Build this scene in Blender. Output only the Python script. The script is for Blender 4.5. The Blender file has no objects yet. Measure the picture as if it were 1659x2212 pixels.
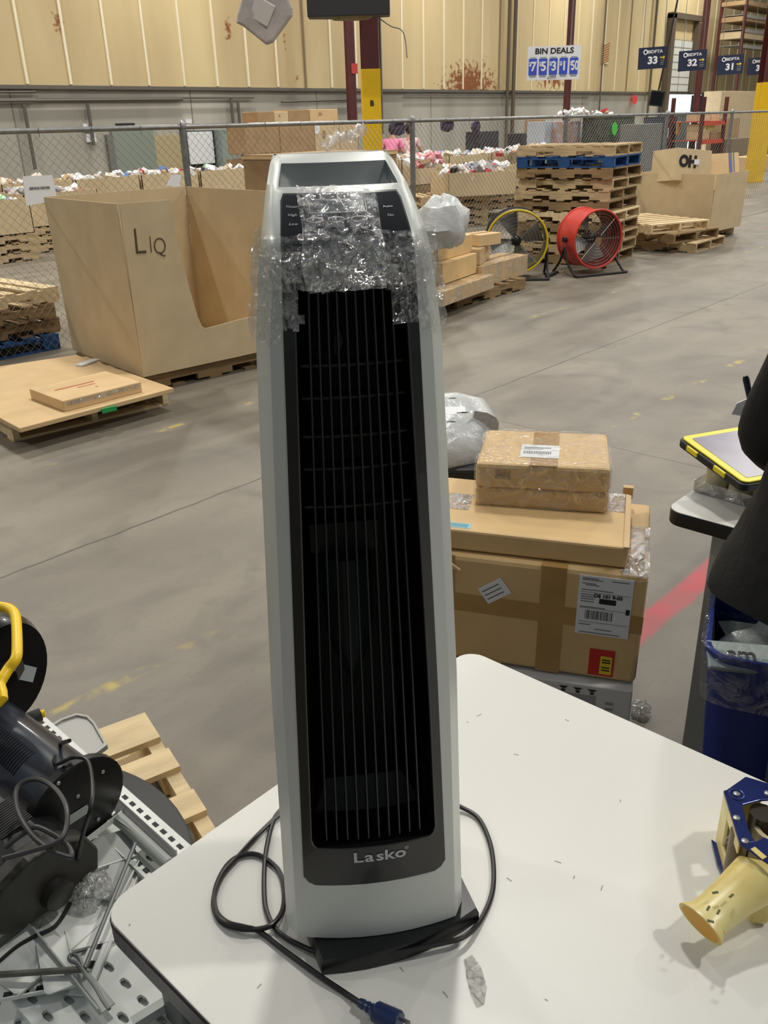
import bpy, bmesh, math, random
from mathutils import Vector, Matrix, noise
random.seed(7)
S = bpy.context.scene
COL = S.collection

# ------------------------------------------------------------------ camera, world, light, exposure
IW, IH, FPX = 1659.0, 2212.0, 1850.0
PITCH, ROLL, YAW, CH = math.radians(24.3), math.radians(1.75), math.radians(43), 1.62
_h = Vector((math.cos(YAW), math.sin(YAW), 0)); _z = Vector((0, 0, 1))
CF = _h * math.cos(PITCH) - _z * math.sin(PITCH)
_r0 = Vector((math.sin(YAW), -math.cos(YAW), 0)); _u0 = _r0.cross(CF)
CR = _r0 * math.cos(ROLL) - _u0 * math.sin(ROLL)
CU = _r0 * math.sin(ROLL) + _u0 * math.cos(ROLL)
C0 = Vector((0, 0, CH))
cam = bpy.data.cameras.new('camera'); co = bpy.data.objects.new('camera', cam); COL.objects.link(co)
co.matrix_world = Matrix(((CR.x, CU.x, -CF.x, C0.x), (CR.y, CU.y, -CF.y, C0.y), (CR.z, CU.z, -CF.z, C0.z), (0, 0, 0, 1)))
cam.sensor_fit = 'HORIZONTAL'; cam.sensor_width = 36; cam.lens = FPX / IW * 36
cam.clip_start = 0.02; cam.clip_end = 300
S.camera = co

w = bpy.data.worlds.new('world'); S.world = w; w.use_nodes = True
w.node_tree.nodes['Background'].inputs[0].default_value = (0.86, 0.93, 1.0, 1)
w.node_tree.nodes['Background'].inputs[1].default_value = 0.36
S.view_settings.view_transform = 'Standard'; S.view_settings.look = 'None'
S.view_settings.gamma = 1; S.view_settings.use_curve_mapping = False
S.view_settings.exposure = -0.75

def lamp(x, y, z, power, size=0.7, col=(1, 0.965, 0.9)):
    l = bpy.data.lights.new('high_bay_light', 'AREA'); l.energy = power; l.shape = 'RECTANGLE'
    l.size = size; l.size_y = size * 0.6; l.color = col; l.spread = math.radians(170)
    o = bpy.data.objects.new('high_bay_light', l); COL.objects.link(o); o.location = (x, y, z)
for X in (-3.2, 4.6, 12.4, 20.5, 29, 38):
    for Y in (-3.2, 3.4, 10.2, 15.6):
        if X < 0 and Y < 8: continue
        lamp(X, Y, 8.6, 470)
# daylight coming in through the open dock doorway at the far right
dl = bpy.data.lights.new('dock_daylight', 'AREA'); dl.energy = 260; dl.size = 2.4; dl.color = (0.82, 0.92, 1)
do = bpy.data.objects.new('dock_daylight', dl); COL.objects.link(do); do.location = (35.0, 17.6, 1.6); do.rotation_euler = (math.radians(-90), 0, 0)

# ------------------------------------------------------------------ pixel helpers (where a sight line meets a plane of the place)
def ray(x, y): return CF + CR * ((x - IW / 2) / FPX) - CU * ((y - IH / 2) / FPX)
def fl(x, y, z=0.0):
    d = ray(x, y); return C0 + d * ((z - CH) / d.z)
def pl(x, y, p0, n):
    d = ray(x, y); n = Vector(n); return C0 + d * ((Vector(p0) - C0).dot(n) / d.dot(n))
def atd(x, y, dist):
    d = ray(x, y); return C0 + d * (dist / math.hypot(d.x, d.y))
def aty(x, y, Y): return pl(x, y, (0, Y, 0), (0, 1, 0))

# ------------------------------------------------------------------ materials
def lin(c):
    return tuple(((v / 255) / 12.92 if v / 255 <= 0.04045 else ((v / 255 + 0.055) / 1.055) ** 2.4) for v in c)
MATS = {}
def mat(name, rgb, rough=0.6, metal=0.0, var=0.0, scale=8.0, bump=0.0, bscale=60.0, spec=0.5, stretch=None, rgb2=None, coat=0.0):
    if name in MATS: return MATS[name]
    m = bpy.data.materials.new(name); m.use_nodes = True; nt = m.node_tree; b = nt.nodes['Principled BSDF']
    c = lin(rgb); b.inputs['Base Color'].default_value = (*c, 1); b.inputs['Roughness'].default_value = rough
    b.inputs['Metallic'].default_value = metal; b.inputs['Specular IOR Level'].default_value = spec
    b.inputs['Coat Weight'].default_value = coat
    tc = nt.nodes.new('ShaderNodeTexCoord'); mp = nt.nodes.new('ShaderNodeMapping'); nt.links.new(tc.outputs['Object'], mp.inputs[0])
    if stretch: mp.inputs['Scale'].default_value = stretch
    if var > 0:
        n = nt.nodes.new('ShaderNodeTexNoise'); n.inputs['Scale'].default_value = scale; n.inputs['Detail'].default_value = 5
        nt.links.new(mp.outputs[0], n.inputs['Vector'])
        r = nt.nodes.new('ShaderNodeValToRGB'); r.color_ramp.elements[0].position = 0.3; r.color_ramp.elements[1].position = 0.7
        c2 = lin(rgb2) if rgb2 else tuple(v * (1 - var) for v in c)
        r.color_ramp.elements[0].color = (*c2, 1); r.color_ramp.elements[1].color = (*[min(1, v * (1 + var * 0.4)) for v in c], 1)
        nt.links.new(n.outputs[0], r.inputs[0]); nt.links.new(r.outputs[0], b.inputs['Base Color'])
    if bump > 0:
        n2 = nt.nodes.new('ShaderNodeTexNoise'); n2.inputs['Scale'].default_value = bscale; n2.inputs['Detail'].default_value = 4
        nt.links.new(mp.outputs[0], n2.inputs['Vector'])
        bp = nt.nodes.new('ShaderNodeBump'); bp.inputs['Strength'].default_value = bump; bp.inputs['Distance'].default_value = 0.01
        nt.links.new(n2.outputs[0], bp.inputs['Height']); nt.links.new(bp.outputs[0], b.inputs['Normal'])
    MATS[name] = m; return m

def film(name, tint=(0.96, 0.96, 0.95), fac=0.22, amp=0.5, scale=60, rough=0.12, white=0.25, bump=1.0):
    """clear stretch film: mostly see-through, with creased glossy highlights"""
    if name in MATS: return MATS[name]
    m = bpy.data.materials.new(name); m.use_nodes = True; nt = m.node_tree; nt.nodes.clear()
    out = nt.nodes.new('ShaderNodeOutputMaterial'); tr = nt.nodes.new('ShaderNodeBsdfTransparent'); tr.inputs[0].default_value = (*tint, 1)
    gl = nt.nodes.new('ShaderNodeBsdfGlossy'); gl.inputs[0].default_value = (0.95, 0.95, 0.95, 1); gl.inputs['Roughness'].default_value = rough
    df = nt.nodes.new('ShaderNodeBsdfDiffuse'); df.inputs[0].default_value = (0.7, 0.7, 0.68, 1)
    tc = nt.nodes.new('ShaderNodeTexCoord'); n = nt.nodes.new('ShaderNodeTexNoise'); n.inputs['Scale'].default_value = scale
    n.inputs['Detail'].default_value = 3; n.inputs['Distortion'].default_value = 1.6
    nt.links.new(tc.outputs['Object'], n.inputs['Vector'])
    bp = nt.nodes.new('ShaderNodeBump'); bp.inputs['Strength'].default_value = bump; bp.inputs['Distance'].default_value = 0.02
    nt.links.new(n.outputs[0], bp.inputs['Height'])
    nt.links.new(bp.outputs[0], gl.inputs['Normal']); nt.links.new(bp.outputs[0], df.inputs['Normal'])
    m1 = nt.nodes.new('ShaderNodeMixShader'); m1.inputs[0].default_value = white
    nt.links.new(gl.outputs[0], m1.inputs[1]); nt.links.new(df.outputs[0], m1.inputs[2])
    mr = nt.nodes.new('ShaderNodeMapRange'); mr.inputs[1].default_value = 0.35; mr.inputs[2].default_value = 0.75
    mr.inputs[3].default_value = fac * 0.5; mr.inputs[4].default_value = fac + amp
    nt.links.new(n.outputs[0], mr.inputs[0])
    m2 = nt.nodes.new('ShaderNodeMixShader'); nt.links.new(mr.outputs[0], m2.inputs[0])
    nt.links.new(tr.outputs[0], m2.inputs[1]); nt.links.new(m1.outputs[0], m2.inputs[2]); nt.links.new(m2.outputs[0], out.inputs[0])
    MATS[name] = m; return m

def emit(name, rgb, strength):
    if name in MATS: return MATS[name]
    m = bpy.data.materials.new(name); m.use_nodes = True; nt = m.node_tree; nt.nodes.clear()
    out = nt.nodes.new('ShaderNodeOutputMaterial'); e = nt.nodes.new('ShaderNodeEmission')
    e.inputs[0].default_value = (*lin(rgb), 1); e.inputs[1].default_value = strength
    nt.links.new(e.outputs[0], out.inputs[0]); MATS[name] = m; return m

CARD = mat('cardboard', (206, 184, 146), 0.75, var=0.1, scale=5, bump=0.05)
CARDD = mat('cardboard_dark', (168, 138, 100), 0.75, var=0.12, scale=5, bump=0.05)
CARDL = mat('cardboard_light', (216, 184, 136), 0.7, var=0.08, scale=6, bump=0.05)
CARDN = mat('cardboard_near', (216, 182, 128), 0.6, var=0.1, scale=7, bump=0.08, bscale=20)
TAPE = mat('packing_tape', (178, 140, 84), 0.22, var=0.1, scale=10, bump=0.15, bscale=12)
WOOD = mat('pallet_wood', (196, 170, 128), 0.8, var=0.35, scale=4, stretch=(1, 9, 9), bump=0.2)
WOODD = mat('pallet_wood_dark', (150, 122, 84), 0.85, var=0.4, scale=4, stretch=(1, 9, 9), bump=0.2)
WOODL = mat('pallet_wood_light', (226, 202, 158), 0.8, var=0.25, scale=4, stretch=(6, 1, 6), bump=0.2)
BLUEW = mat('blue_painted_wood', (24, 74, 130), 0.7, var=0.35, scale=8, bump=0.2)
WHITE = mat('white_laminate', (230, 229, 222), 0.42, var=0.03, scale=3)
WHITEP = mat('white_paper', (226, 228, 230), 0.7)
BLACK = mat('black_plastic', (22, 22, 23), 0.35)
BLACKM = mat('black_matte', (26, 26, 27), 0.6)
BLACKG = mat('black_gloss', (10, 10, 12), 0.12)
RUB = mat('black_rubber', (18, 18, 19), 0.5)
STEEL = mat('grey_painted_steel', (120, 122, 120), 0.45, metal=0.3)
GALV = mat('galvanised_steel', (150, 150, 148), 0.38, metal=0.75, var=0.2, scale=20)
INK = mat('black_ink', (25, 25, 28), 0.6)
GREYINK = mat('grey_ink', (110, 110, 112), 0.7)
MAROON = mat('maroon_paint', (84, 34, 34), 0.5, var=0.25, scale=3)
YEL = mat('yellow_paint', (226, 182, 10), 0.45, var=0.1, scale=3)

# ------------------------------------------------------------------ mesh builder
class M:
    def __init__(s): s.v = []; s.f = []; s.m = []
    def add(s, vs, fs, mi=0):
        b = len(s.v); s.v += [tuple(v) for v in vs]
        for f in fs: s.f.append([b + i for i in f]); s.m.append(mi)
        return s
    def hexa(s, c, mi=0):
        return s.add(c, [(0, 3, 2, 1), (4, 5, 6, 7), (0, 1, 5, 4), (1, 2, 6, 5), (2, 3, 7, 6), (3, 0, 4, 7)], mi)
    def box(s, x0, x1, y0, y1, z0, z1, mi=0, T=None):
        c = [Vector(p) for p in ((x0, y0, z0), (x1, y0, z0), (x1, y1, z0), (x0, y1, z0), (x0, y0, z1), (x1, y0, z1), (x1, y1, z1), (x0, y1, z1))]
        if T: c = [T @ p for p in c]
        return s.hexa(c, mi)
    def tube(s, pts, r, n=8, mi=0, caps=True, closed=False):
        pts = [Vector(p) for p in pts]; k = len(pts); rs = r if isinstance(r, (list, tuple)) else [r] * k
        up = Vector((0, 0, 1)); t0 = (pts[1] - pts[0]).normalized()
        a = t0.cross(up) if abs(t0.dot(up)) < 0.95 else t0.cross(Vector((1, 0, 0))); a.normalize()
        vs = []
        for i in range(k):
            if closed: t = (pts[(i + 1) % k] - pts[i - 1]).normalized()
            else: t = (pts[min(i + 1, k - 1)] - pts[max(i - 1, 0)]).normalized()
            a = (a - t * a.dot(t)).normalized(); b = t.cross(a)
            for j in range(n):
                q = 2 * math.pi * j / n; vs.append(pts[i] + (a * math.cos(q) + b * math.sin(q)) * rs[i])
        fs = []
        for i in range(k if closed else k - 1):
            i2 = (i + 1) % k
            for j in range(n): fs.append((i * n + j, i * n + (j + 1) % n, i2 * n + (j + 1) % n, i2 * n + j))
        if caps and not closed: fs.append(tuple(range(n))[::-1]); fs.append(tuple((k - 1) * n + j for j in range(n)))
        return s.add(vs, fs, mi)
    def bar(s, p, q, w, h, up=(0, 0, 1), mi=0):
        p, q, up = Vector(p), Vector(q), Vector(up); t = (q - p).normalized(); a = t.cross(up).normalized() * (w / 2); b = a.cross(t).normalized() * (h / 2)
        return s.hexa([p - a - b, p + a - b, q + a - b, q - a - b, p - a + b, p + a + b, q + a + b, q - a + b], mi)
    def prism(s, poly, axis_h, T=None, mi=0):
        n = len(poly); vs = [Vector((x, y, 0)) for x, y in poly] + [Vector((x, y, axis_h)) for x, y in poly]
        if T: vs = [T @ v for v in vs]
        fs = [tuple(range(n))[::-1], tuple(range(n, 2 * n))] + [(i, (i + 1) % n, n + (i + 1) % n, n + i) for i in range(n)]
        return s.add(vs, fs, mi)
    def loft(s, rings, mi=0, cap=True, closed=True, skip=None):
        n = len(rings[0]); b = [p for r in rings for p in r]; fs = []
        for i in range(len(rings) - 1):
            for j in range(n if closed else n - 1):
                if skip and skip(i, j): continue
                fs.append((i * n + j, i * n + (j + 1) % n, (i + 1) * n + (j + 1) % n, (i + 1) * n + j))
        if cap: fs.append(tuple(range(n))[::-1]); fs.append(tuple((len(rings) - 1) * n + j for j in range(n)))
        return s.add(b, fs, mi)
    def lathe(s, prof, T=None, n=32, mi=0, cap=True):
        rings = []
        for r, z in prof:
            ring = [Vector((r * math.cos(2 * math.pi * j / n), r * math.sin(2 * math.pi * j / n), z)) for j in range(n)]
            rings.append([T @ p for p in ring] if T else ring)
        return s.loft(rings, mi, cap)
    def build(s, name, mats, parent=None, smooth=False, bevel=0.0, label=None):
        me = bpy.data.meshes.new(name); me.from_pydata(s.v, [], s.f); me.update()
        for m_ in (mats if isinstance(mats, (list, tuple)) else [mats]): me.materials.append(m_)
        if any(s.m): me.polygons.foreach_set('material_index', s.m)
        bm = bmesh.new(); bm.from_mesh(me); bmesh.ops.recalc_face_normals(bm, faces=bm.faces); bm.to_mesh(me); bm.free()
        if smooth:
            for p in me.polygons: p.use_smooth = True
        o = bpy.data.objects.new(name, me); COL.objects.link(o)
        if smooth: 
            try: me.set_sharp_from_angle(angle=math.radians(40))
            except Exception: pass
        if bevel > 0:
            bv = o.modifiers.new('bevel', 'BEVEL'); bv.width = bevel; bv.segments = 2; bv.limit_method = 'ANGLE'; bv.angle_limit = math.radians(40)
        if parent: o.parent = parent
        if label: o['label'] = label
        return o

def tag(o, label=None, cat=None, group=None, kind=None):
    if label: o['label'] = label
    if cat: o['category'] = cat
    if group: o['group'] = group
    if kind: o['kind'] = kind
    return o
def thing(name, label, cat, loc=(0, 0, 0), rz=0, group=None):
    o = bpy.data.objects.new(name, None); COL.objects.link(o); o.location = loc; o.rotation_euler = (0, 0, rz); o.empty_display_size = 0.1
    return tag(o, label, cat, group)
def copy_tree(o, parent=None):
    c = o.copy(); COL.objects.link(c); c.parent = parent
    for ch in [k for k in bpy.data.objects if k.parent == o]: copy_tree(ch, c)
    return c
def frame(o, x, y=None):
    """matrix with origin o, x axis along x (unit), z up or y given"""
    x = Vector(x).normalized(); y = Vector(y).normalized() if y else Vector((0, 0, 1)).cross(x).normalized(); z = x.cross(y).normalized(); y = z.cross(x)
    return Matrix(((x.x, y.x, z.x, o[0]), (x.y, y.y, z.y, o[1]), (x.z, y.z, z.z, o[2]), (0, 0, 0, 1)))
def text(body, size, T, m_, parent=None, name='lettering', extrude=0.0006, bold=0.0, align='CENTER', shear=0, xs=1.0):
    c = bpy.data.curves.new(name, 'FONT'); c.body = body; c.size = size; c.align_x = align; c.align_y = 'CENTER'
    c.extrude = extrude; c.offset = bold; c.shear = shear; c.resolution_u = 3; c.materials.append(m_)
    tmp = bpy.data.objects.new(name, c); COL.objects.link(tmp); bpy.context.view_layer.update()
    me = bpy.data.meshes.new_from_object(tmp.evaluated_get(bpy.context.evaluated_depsgraph_get())); bpy.data.objects.remove(tmp)
    o = bpy.data.objects.new(name, me); COL.objects.link(o); o.matrix_world = T @ Matrix.Diagonal((xs, 1, 1, 1))
    if parent: o.parent = parent
    return o
def rotz(a): return Matrix.Rotation(a, 4, 'Z')
def smooth_path(pts, k=6):
    pts = [Vector(p) for p in pts]; out = []
    for i in range(len(pts) - 1):
        p0, p1, p2, p3 = pts[max(i - 1, 0)], pts[i], pts[i + 1], pts[min(i + 2, len(pts) - 1)]
        for j in range(k):
            t = j / k; out.append(0.5 * ((2 * p1) + (p2 - p0) * t + (2 * p0 - 5 * p1 + 4 * p2 - p3) * t * t + (3 * p1 - p0 - 3 * p2 + p3) * t ** 3))
    out.append(pts[-1]); return out
# ================================================================== THE SETTING
def floor_mat():
    m = bpy.data.materials.new('concrete_floor'); m.use_nodes = True; nt = m.node_tree; L = nt.links; N = nt.nodes.new; b = nt.nodes['Principled BSDF']
    tc = N('ShaderNodeTexCoord')
    def noi(sc, det=5, dist=0, mp=None):
        n = N('ShaderNodeTexNoise'); n.inputs['Scale'].default_value = sc; n.inputs['Detail'].default_value = det; n.inputs['Distortion'].default_value = dist
        if mp: 
            q = N('ShaderNodeMapping'); q.inputs['Scale'].default_value = mp; q.inputs['Rotation'].default_value = (0, 0, math.radians(-15)); L.new(tc.outputs['Object'], q.inputs[0]); L.new(q.outputs[0], n.inputs['Vector'])
        else: L.new(tc.outputs['Object'], n.inputs['Vector'])
        return n.outputs[0]
    def mth(op, a, c=None, cl=False):
        n = N('ShaderNodeMath'); n.operation = op; n.use_clamp = cl
        for i, v in enumerate((a, c)):
            if v is None: continue
            if isinstance(v, (int, float)): n.inputs[i].default_value = v
            else: L.new(v, n.inputs[i])
        return n.outputs[0]
    def ramp(v, p0, c0, p1, c1):
        r = N('ShaderNodeValToRGB'); e = r.color_ramp.elements; e[0].position = p0; e[1].position = p1; e[0].color = (*lin(c0), 1); e[1].color = (*lin(c1), 1); L.new(v, r.inputs[0]); return r.outputs[0]
    def mix(f, a, c):
        n = N('ShaderNodeMix'); n.data_type = 'RGBA'; L.new(f, n.inputs[0])
        for i, v in ((6, a), (7, c)):
            if isinstance(v, tuple): n.inputs[i].default_value = (*lin(v), 1)
            else: L.new(v, n.inputs[i])
        return n.outputs[2]
    sep = N('ShaderNodeSeparateXYZ'); L.new(tc.outputs['Object'], sep.inputs[0]); X, Y = sep.outputs[0], sep.outputs[1]
    base = ramp(noi(0.9, 6, 0.6), 0.3, (104, 97, 86), 0.72, (134, 125, 111))
    streak = noi(1.6, 6, 0.4, (0.35, 2.2, 1)); base = mix(mth('MULTIPLY', mth('SUBTRACT', streak, 0.44), 2.2, True), base, (146, 138, 122))
    dark = noi(2.3, 7, 1.2); base = mix(mth('MULTIPLY', mth('SUBTRACT', dark, 0.5), 2.2, True), base, (84, 78, 69))
    fine = noi(40, 3); base = mix(mth('MULTIPLY', mth('SUBTRACT', fine, 0.55), 1.2, True), base, (92, 86, 76))
    def band(c, at, hw, soft=0.004):   # 1 inside the band
        d = mth('ABSOLUTE', mth('SUBTRACT', c, at)); return mth('DIVIDE', mth('SUBTRACT', hw, d), soft, True)
    wob = mth('MULTIPLY', mth('SUBTRACT', noi(6, 3), 0.5), 0.03)
    Yw = mth('ADD', Y, wob); Xw = mth('ADD', X, wob)
    j = None
    for at in (3.22, -3.2, 9.6, 15.6):
        v = band(Yw, at, 0.009); j = v if j is None else mth('MAXIMUM', j, v)
    for at in (4.03, 10.4, 16.8, -2.4, 23.2): j = mth('MAXIMUM', j, band(Xw, at, 0.006))
    j = mth('MULTIPLY', j, 0.75)
    base = mix(j, base, (60, 54, 48))
    worn = mth('MULTIPLY', mth('SUBTRACT', noi(3.5, 4), 0.52), 14, True)
    worn2 = mth('MULTIPLY', mth('SUBTRACT', noi(9, 4), 0.46), 8, True)
    yl = mth('MULTIPLY', mth('MAXIMUM', band(Y, 2.22, 0.035, 0.02), band(Y, 4.28, 0.03, 0.02)), mth('MULTIPLY', worn, worn2))
    base = mix(mth('MULTIPLY', yl, 0.55), base, (205, 180, 60))
    rl = mth('MULTIPLY', band(Yw, 1.08, 0.055, 0.02), mth('ADD', mth('MULTIPLY', worn2, 0.25), 0.72))
    base = mix(mth('MULTIPLY', rl, band(X, 5.5, 3.35, 0.3)), base, (196, 62, 72))
    rl2 = mth('MULTIPLY', band(Y, 5.0, 0.05, 0.03), mth('MULTIPLY', band(X, 19, 5, 0.3), 0.35)); base = mix(rl2, base, (150, 70, 60))
    L.new(base, b.inputs['Base Color'])
    rg = N('ShaderNodeMapRange'); L.new(streak, rg.inputs[0]); rg.inputs[3].default_value = 0.34; rg.inputs[4].default_value = 0.6; L.new(rg.outputs[0], b.inputs['Roughness'])
    bp = N('ShaderNodeBump'); bp.inputs['Strength'].default_value = 0.08; L.new(fine, bp.inputs['Height']); L.new(bp.outputs[0], b.inputs['Normal'])
    return m
tag(M().box(-6, 56, -6, 18, -0.2, 0).build('floor', floor_mat()), kind='structure')

WY = 18.0; WZ = 2.54
def wall_mat(name, a, c, rust=False, streaks=0.5):
    m = bpy.data.materials.new(name); m.use_nodes = True; nt = m.node_tree; L = nt.links; N = nt.nodes.new; b = nt.nodes['Principled BSDF']
    b.inputs['Roughness'].default_value = 0.7
    tc = N('ShaderNodeTexCoord'); mp = N('ShaderNodeMapping'); mp.inputs['Scale'].default_value = (1, 1, 0.25); L.new(tc.outputs['Object'], mp.inputs[0])
    n = N('ShaderNodeTexNoise'); n.inputs['Scale'].default_value = 0.5; n.inputs['Detail'].default_value = 7; L.new(mp.outputs[0], n.inputs['Vector'])
    r = N('ShaderNodeValToRGB'); r.color_ramp.elements[0].position = 0.36; r.color_ramp.elements[1].position = 0.62
    r.color_ramp.elements[0].color = (*lin(a), 1); r.color_ramp.elements[1].color = (*lin(c), 1); L.new(n.outputs[0], r.inputs[0]); col = r.outputs[0]
    if rust:
        n2 = N('ShaderNodeTexNoise'); n2.inputs['Scale'].default_value = 7.5; n2.inputs['Detail'].default_value = 8; n2.inputs['Roughness'].default_value = 0.7; L.new(tc.outputs['Object'], n2.inputs['Vector'])
        sp = N('ShaderNodeSeparateXYZ'); L.new(tc.outputs['Object'], sp.inputs[0])
        # rust gathers in one stretch of wall low down, and in a few lone patches
        def mth(op, x, y=None, cl=False):
            q = N('ShaderNodeMath'); q.operation = op; q.use_clamp = cl
            for i, v in enumerate((x, y)):
                if v is None: continue
                if isinstance(v, (int, float)): q.inputs[i].default_value = v
                else: L.new(v, q.inputs[i])
            return q.outputs[0]
        def spot(x, z, rx, rz):
            dx = mth('DIVIDE', mth('SUBTRACT', sp.outputs[0], x), rx); dz = mth('DIVIDE', mth('SUBTRACT', sp.outputs[2], z), rz)
            return mth('SUBTRACT', 1.0, mth('SQRT', mth('ADD', mth('MULTIPLY', dx, dx), mth('MULTIPLY', dz, dz))), True)
        s = spot(23.8, 2.6, 2.6, 1.3)
        s = mth('MAXIMUM', mth('MULTIPLY', s, 1.1), spot(28.5, 3.0, 1.8, 0.9))
        s = mth('ADD', s, mth('MULTIPLY', spot(10.15, 3.62, 0.2, 0.4), 0.95)); s = mth('ADD', s, mth('MULTIPLY', spot(14.45, 3.75, 0.2, 0.5), 1.0)); s = mth('ADD', s, mth('MULTIPLY', spot(16.5, 2.75, 0.2, 0.2), 0.8)); s = mth('ADD', s, mth('MULTIPLY', spot(16.2, 3.6, 0.12, 0.4), 0.8))
        f = mth('MULTIPLY', mth('SUBTRACT', mth('ADD', n2.outputs[0], mth('MULTIPLY', s, 0.42)), 0.72), 9.0, True)
        f = mth('MULTIPLY', f, mth('GREATER_THAN', s, 0.02))
        mx = N('ShaderNodeMix'); mx.data_type = 'RGBA'; L.new(f, mx.inputs[0]); L.new(col, mx.inputs[6]); mx.inputs[7].default_value = (*lin((134, 78, 38)), 1); col = mx.outputs[2]
    L.new(col, b.inputs['Base Color']); return m
TAN = wall_mat('tan_metal_panel', (190, 168, 126), (214, 194, 146), True)
CONC = wall_mat('wall_concrete', (150, 146, 134), (182, 178, 166))
SEAM = mat('cream_seam', (236, 226, 196), 0.5); SEAMD = mat('brown_seam', (128, 112, 84), 0.6)
wb = M().box(-6, 56, WY, WY + 0.3, 0, WZ, 0)
wb.box(-6, 56, WY - 0.04, WY + 0.3, WZ, 11, 1)
x = 9.29 - 0.94 * 18; i = 0
while x < 55:
    if abs(x - 16.8) > 0.5 or True:
        dk = (i % 9 == 8); wb.box(x - (0.03 if x < 24 else 0.018), x + 0.02, WY - 0.07, WY - 0.04, WZ + 0.02, 11, 3 if dk else 2)
    x += 0.94; i += 1
for xs in (8.9, 13.2, 17.2, 21.9, 26.1, 30.6): wb.box(xs - 0.012, xs + 0.012, WY - 0.004, WY, 0, WZ, 4)
tag(wb.build('wall_back', [CONC, TAN, SEAM, SEAMD, mat('joint_grey', (120, 116, 106), 0.8)]), kind='structure')
tag(M().box(55.9, 56.2, -6, 18, 0, 11).build('wall_right', CONC), kind='structure')
tag(M().box(-6, 56, WY - 0.1, WY - 0.04, WZ - 0.07, WZ, 0).build('trim_1', mat('dark_flashing', (96, 92, 84), 0.6)), kind='structure')
# conduits
cd = M()
for (p, q, r_) in [((-2, 2.2), (12.9, 2.28), .035), ((4, 2.36), (9.4, 2.42), .02), ((15.9, 2.22), (19.6, 2.3), .03), ((20.6, 2.4), (31, 2.4), .02), ((9.4, 2.30), (15.0, 2.32), .02)]:
    cd.tube([(p[0], WY - 0.1, p[1]), (q[0], WY - 0.1, q[1])], r_, 6)
for (xx, z0, z1) in [(9.1, 1.0, 2.2), (10.5, 1.4, 2.2), (14.3, 1.3, 2.3), (14.5, 0.4, 2.25), (19.6, 1.6, 2.3)]:
    cd.tube([(xx, WY - 0.1, z0), (xx, WY - 0.1, z1)], 0.035, 6)
tag(cd.build('wall_conduit', mat('dark_conduit', (92, 86, 76), 0.6), smooth=True), 'dark conduit pipes running along the concrete base of the far tan wall', 'pipe')
for k, (xx, r_) in enumerate(((25.6, .05), (25.95, .07), (35.5, .05), (31.6, 0.03))):
    tag(M().tube([(xx, WY - 0.16, 0), (xx, WY - 0.16, 11)], r_, 6).build('wall_riser_pipe', mat('riser_brown', (96, 84, 66), 0.6), smooth=True), ['left riser pipe of the pair on the tan wall behind the deals sign', 'thicker right riser pipe of the pair behind the deals sign', 'dark riser pipe on the tan wall beside the tall dock door', 'thinnest riser pipe on the tan wall right of the striped board'][k], 'pipe')

# doors and electrical boxes on the back wall (behind the fence)
d1 = thing('door_1', None, None, (0, 0, 0)); tag(d1, kind='structure')
a0 = aty(285, 300, WY); M().box(11.0, 12.05, WY - 0.06, WY, 0, 1.75).build('door_leaf', mat('door_green', (132, 142, 130), 0.5), d1)
M().box(12.05, 12.95, WY - 0.05, WY, 0, 1.55).build('door_panel', mat('door_tan', (176, 160, 120), 0.6), d1)
M().box(10.85, 11.0, WY - 0.08, WY, 0, 1.6).build('door_frame', mat('frame_grey', (112, 112, 108), 0.5), d1)
sb = thing('whiteboard', 'large white board in a dark frame on the far wall behind fence', 'board', (0, 0, 0))
p = aty(405, 285, WY - .15); q = aty(465, 352, WY - .15)
M().box(p.x, q.x, WY - 0.15, WY - 0.11, q.z, p.z).build('white_face', WHITEP, sb); M().box(p.x - .06, q.x + .07, WY - 0.11, WY - 0.01, q.z - .06, p.z + .02).build('board_frame', BLACKM, sb)
eb = thing('electrical_cabinet', 'tall grey green electrical cabinet on the wall right of white board', 'cabinet', (0, 0, 0))
p = aty(472, 280, WY - .3); q = aty(506, 355, WY - .3)
M().box(p.x, q.x, WY - 0.3, WY - 0.01, 0.2, p.z).build('cabinet_body', mat('cab_green', (130, 142, 136), 0.5), eb, bevel=.01); M().box(p.x + .04, q.x - .04, WY - 0.315, WY - 0.3, 0.3, p.z - .1).build('cabinet_door', mat('cab_green2', (142, 152, 146), 0.5), eb)
nb = M()
for k, (cx, cy, w_, h_) in enumerate([(190, 275, 14, 16), (198, 298, 16, 18), (535, 268, 14, 10), (272, 270, 34, 8), (408, 262, 12, 10)]):
    p = aty(cx, cy, WY - .06); s_ = 0.0088
    mm = M().box(p.x - w_ * s_ * .75, p.x + w_ * s_ * .75, WY - 0.06, WY - 0.01, p.z - h_ * s_ * .5, p.z + h_ * s_ * .5)
    lab = ['small white notice on the far concrete wall, upper of the pair above fence rail', 'small white notice on the far concrete wall, lower of pair behind mesh', 'small black box on far concrete wall left of brown cartons', 'long narrow dark bracket on the far concrete wall above fence rail', 'small pale wall horn just above the fence rail by white board'][k]
    tag(mm.build(['wall_notice', 'wall_notice', 'junction_box', 'wall_bracket', 'wall_horn'][k], [WHITEP, WHITEP, BLACKM, BLACKM, WHITEP][k]), lab, ['notice', 'notice', 'box', 'bracket', 'horn'][k])

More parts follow.
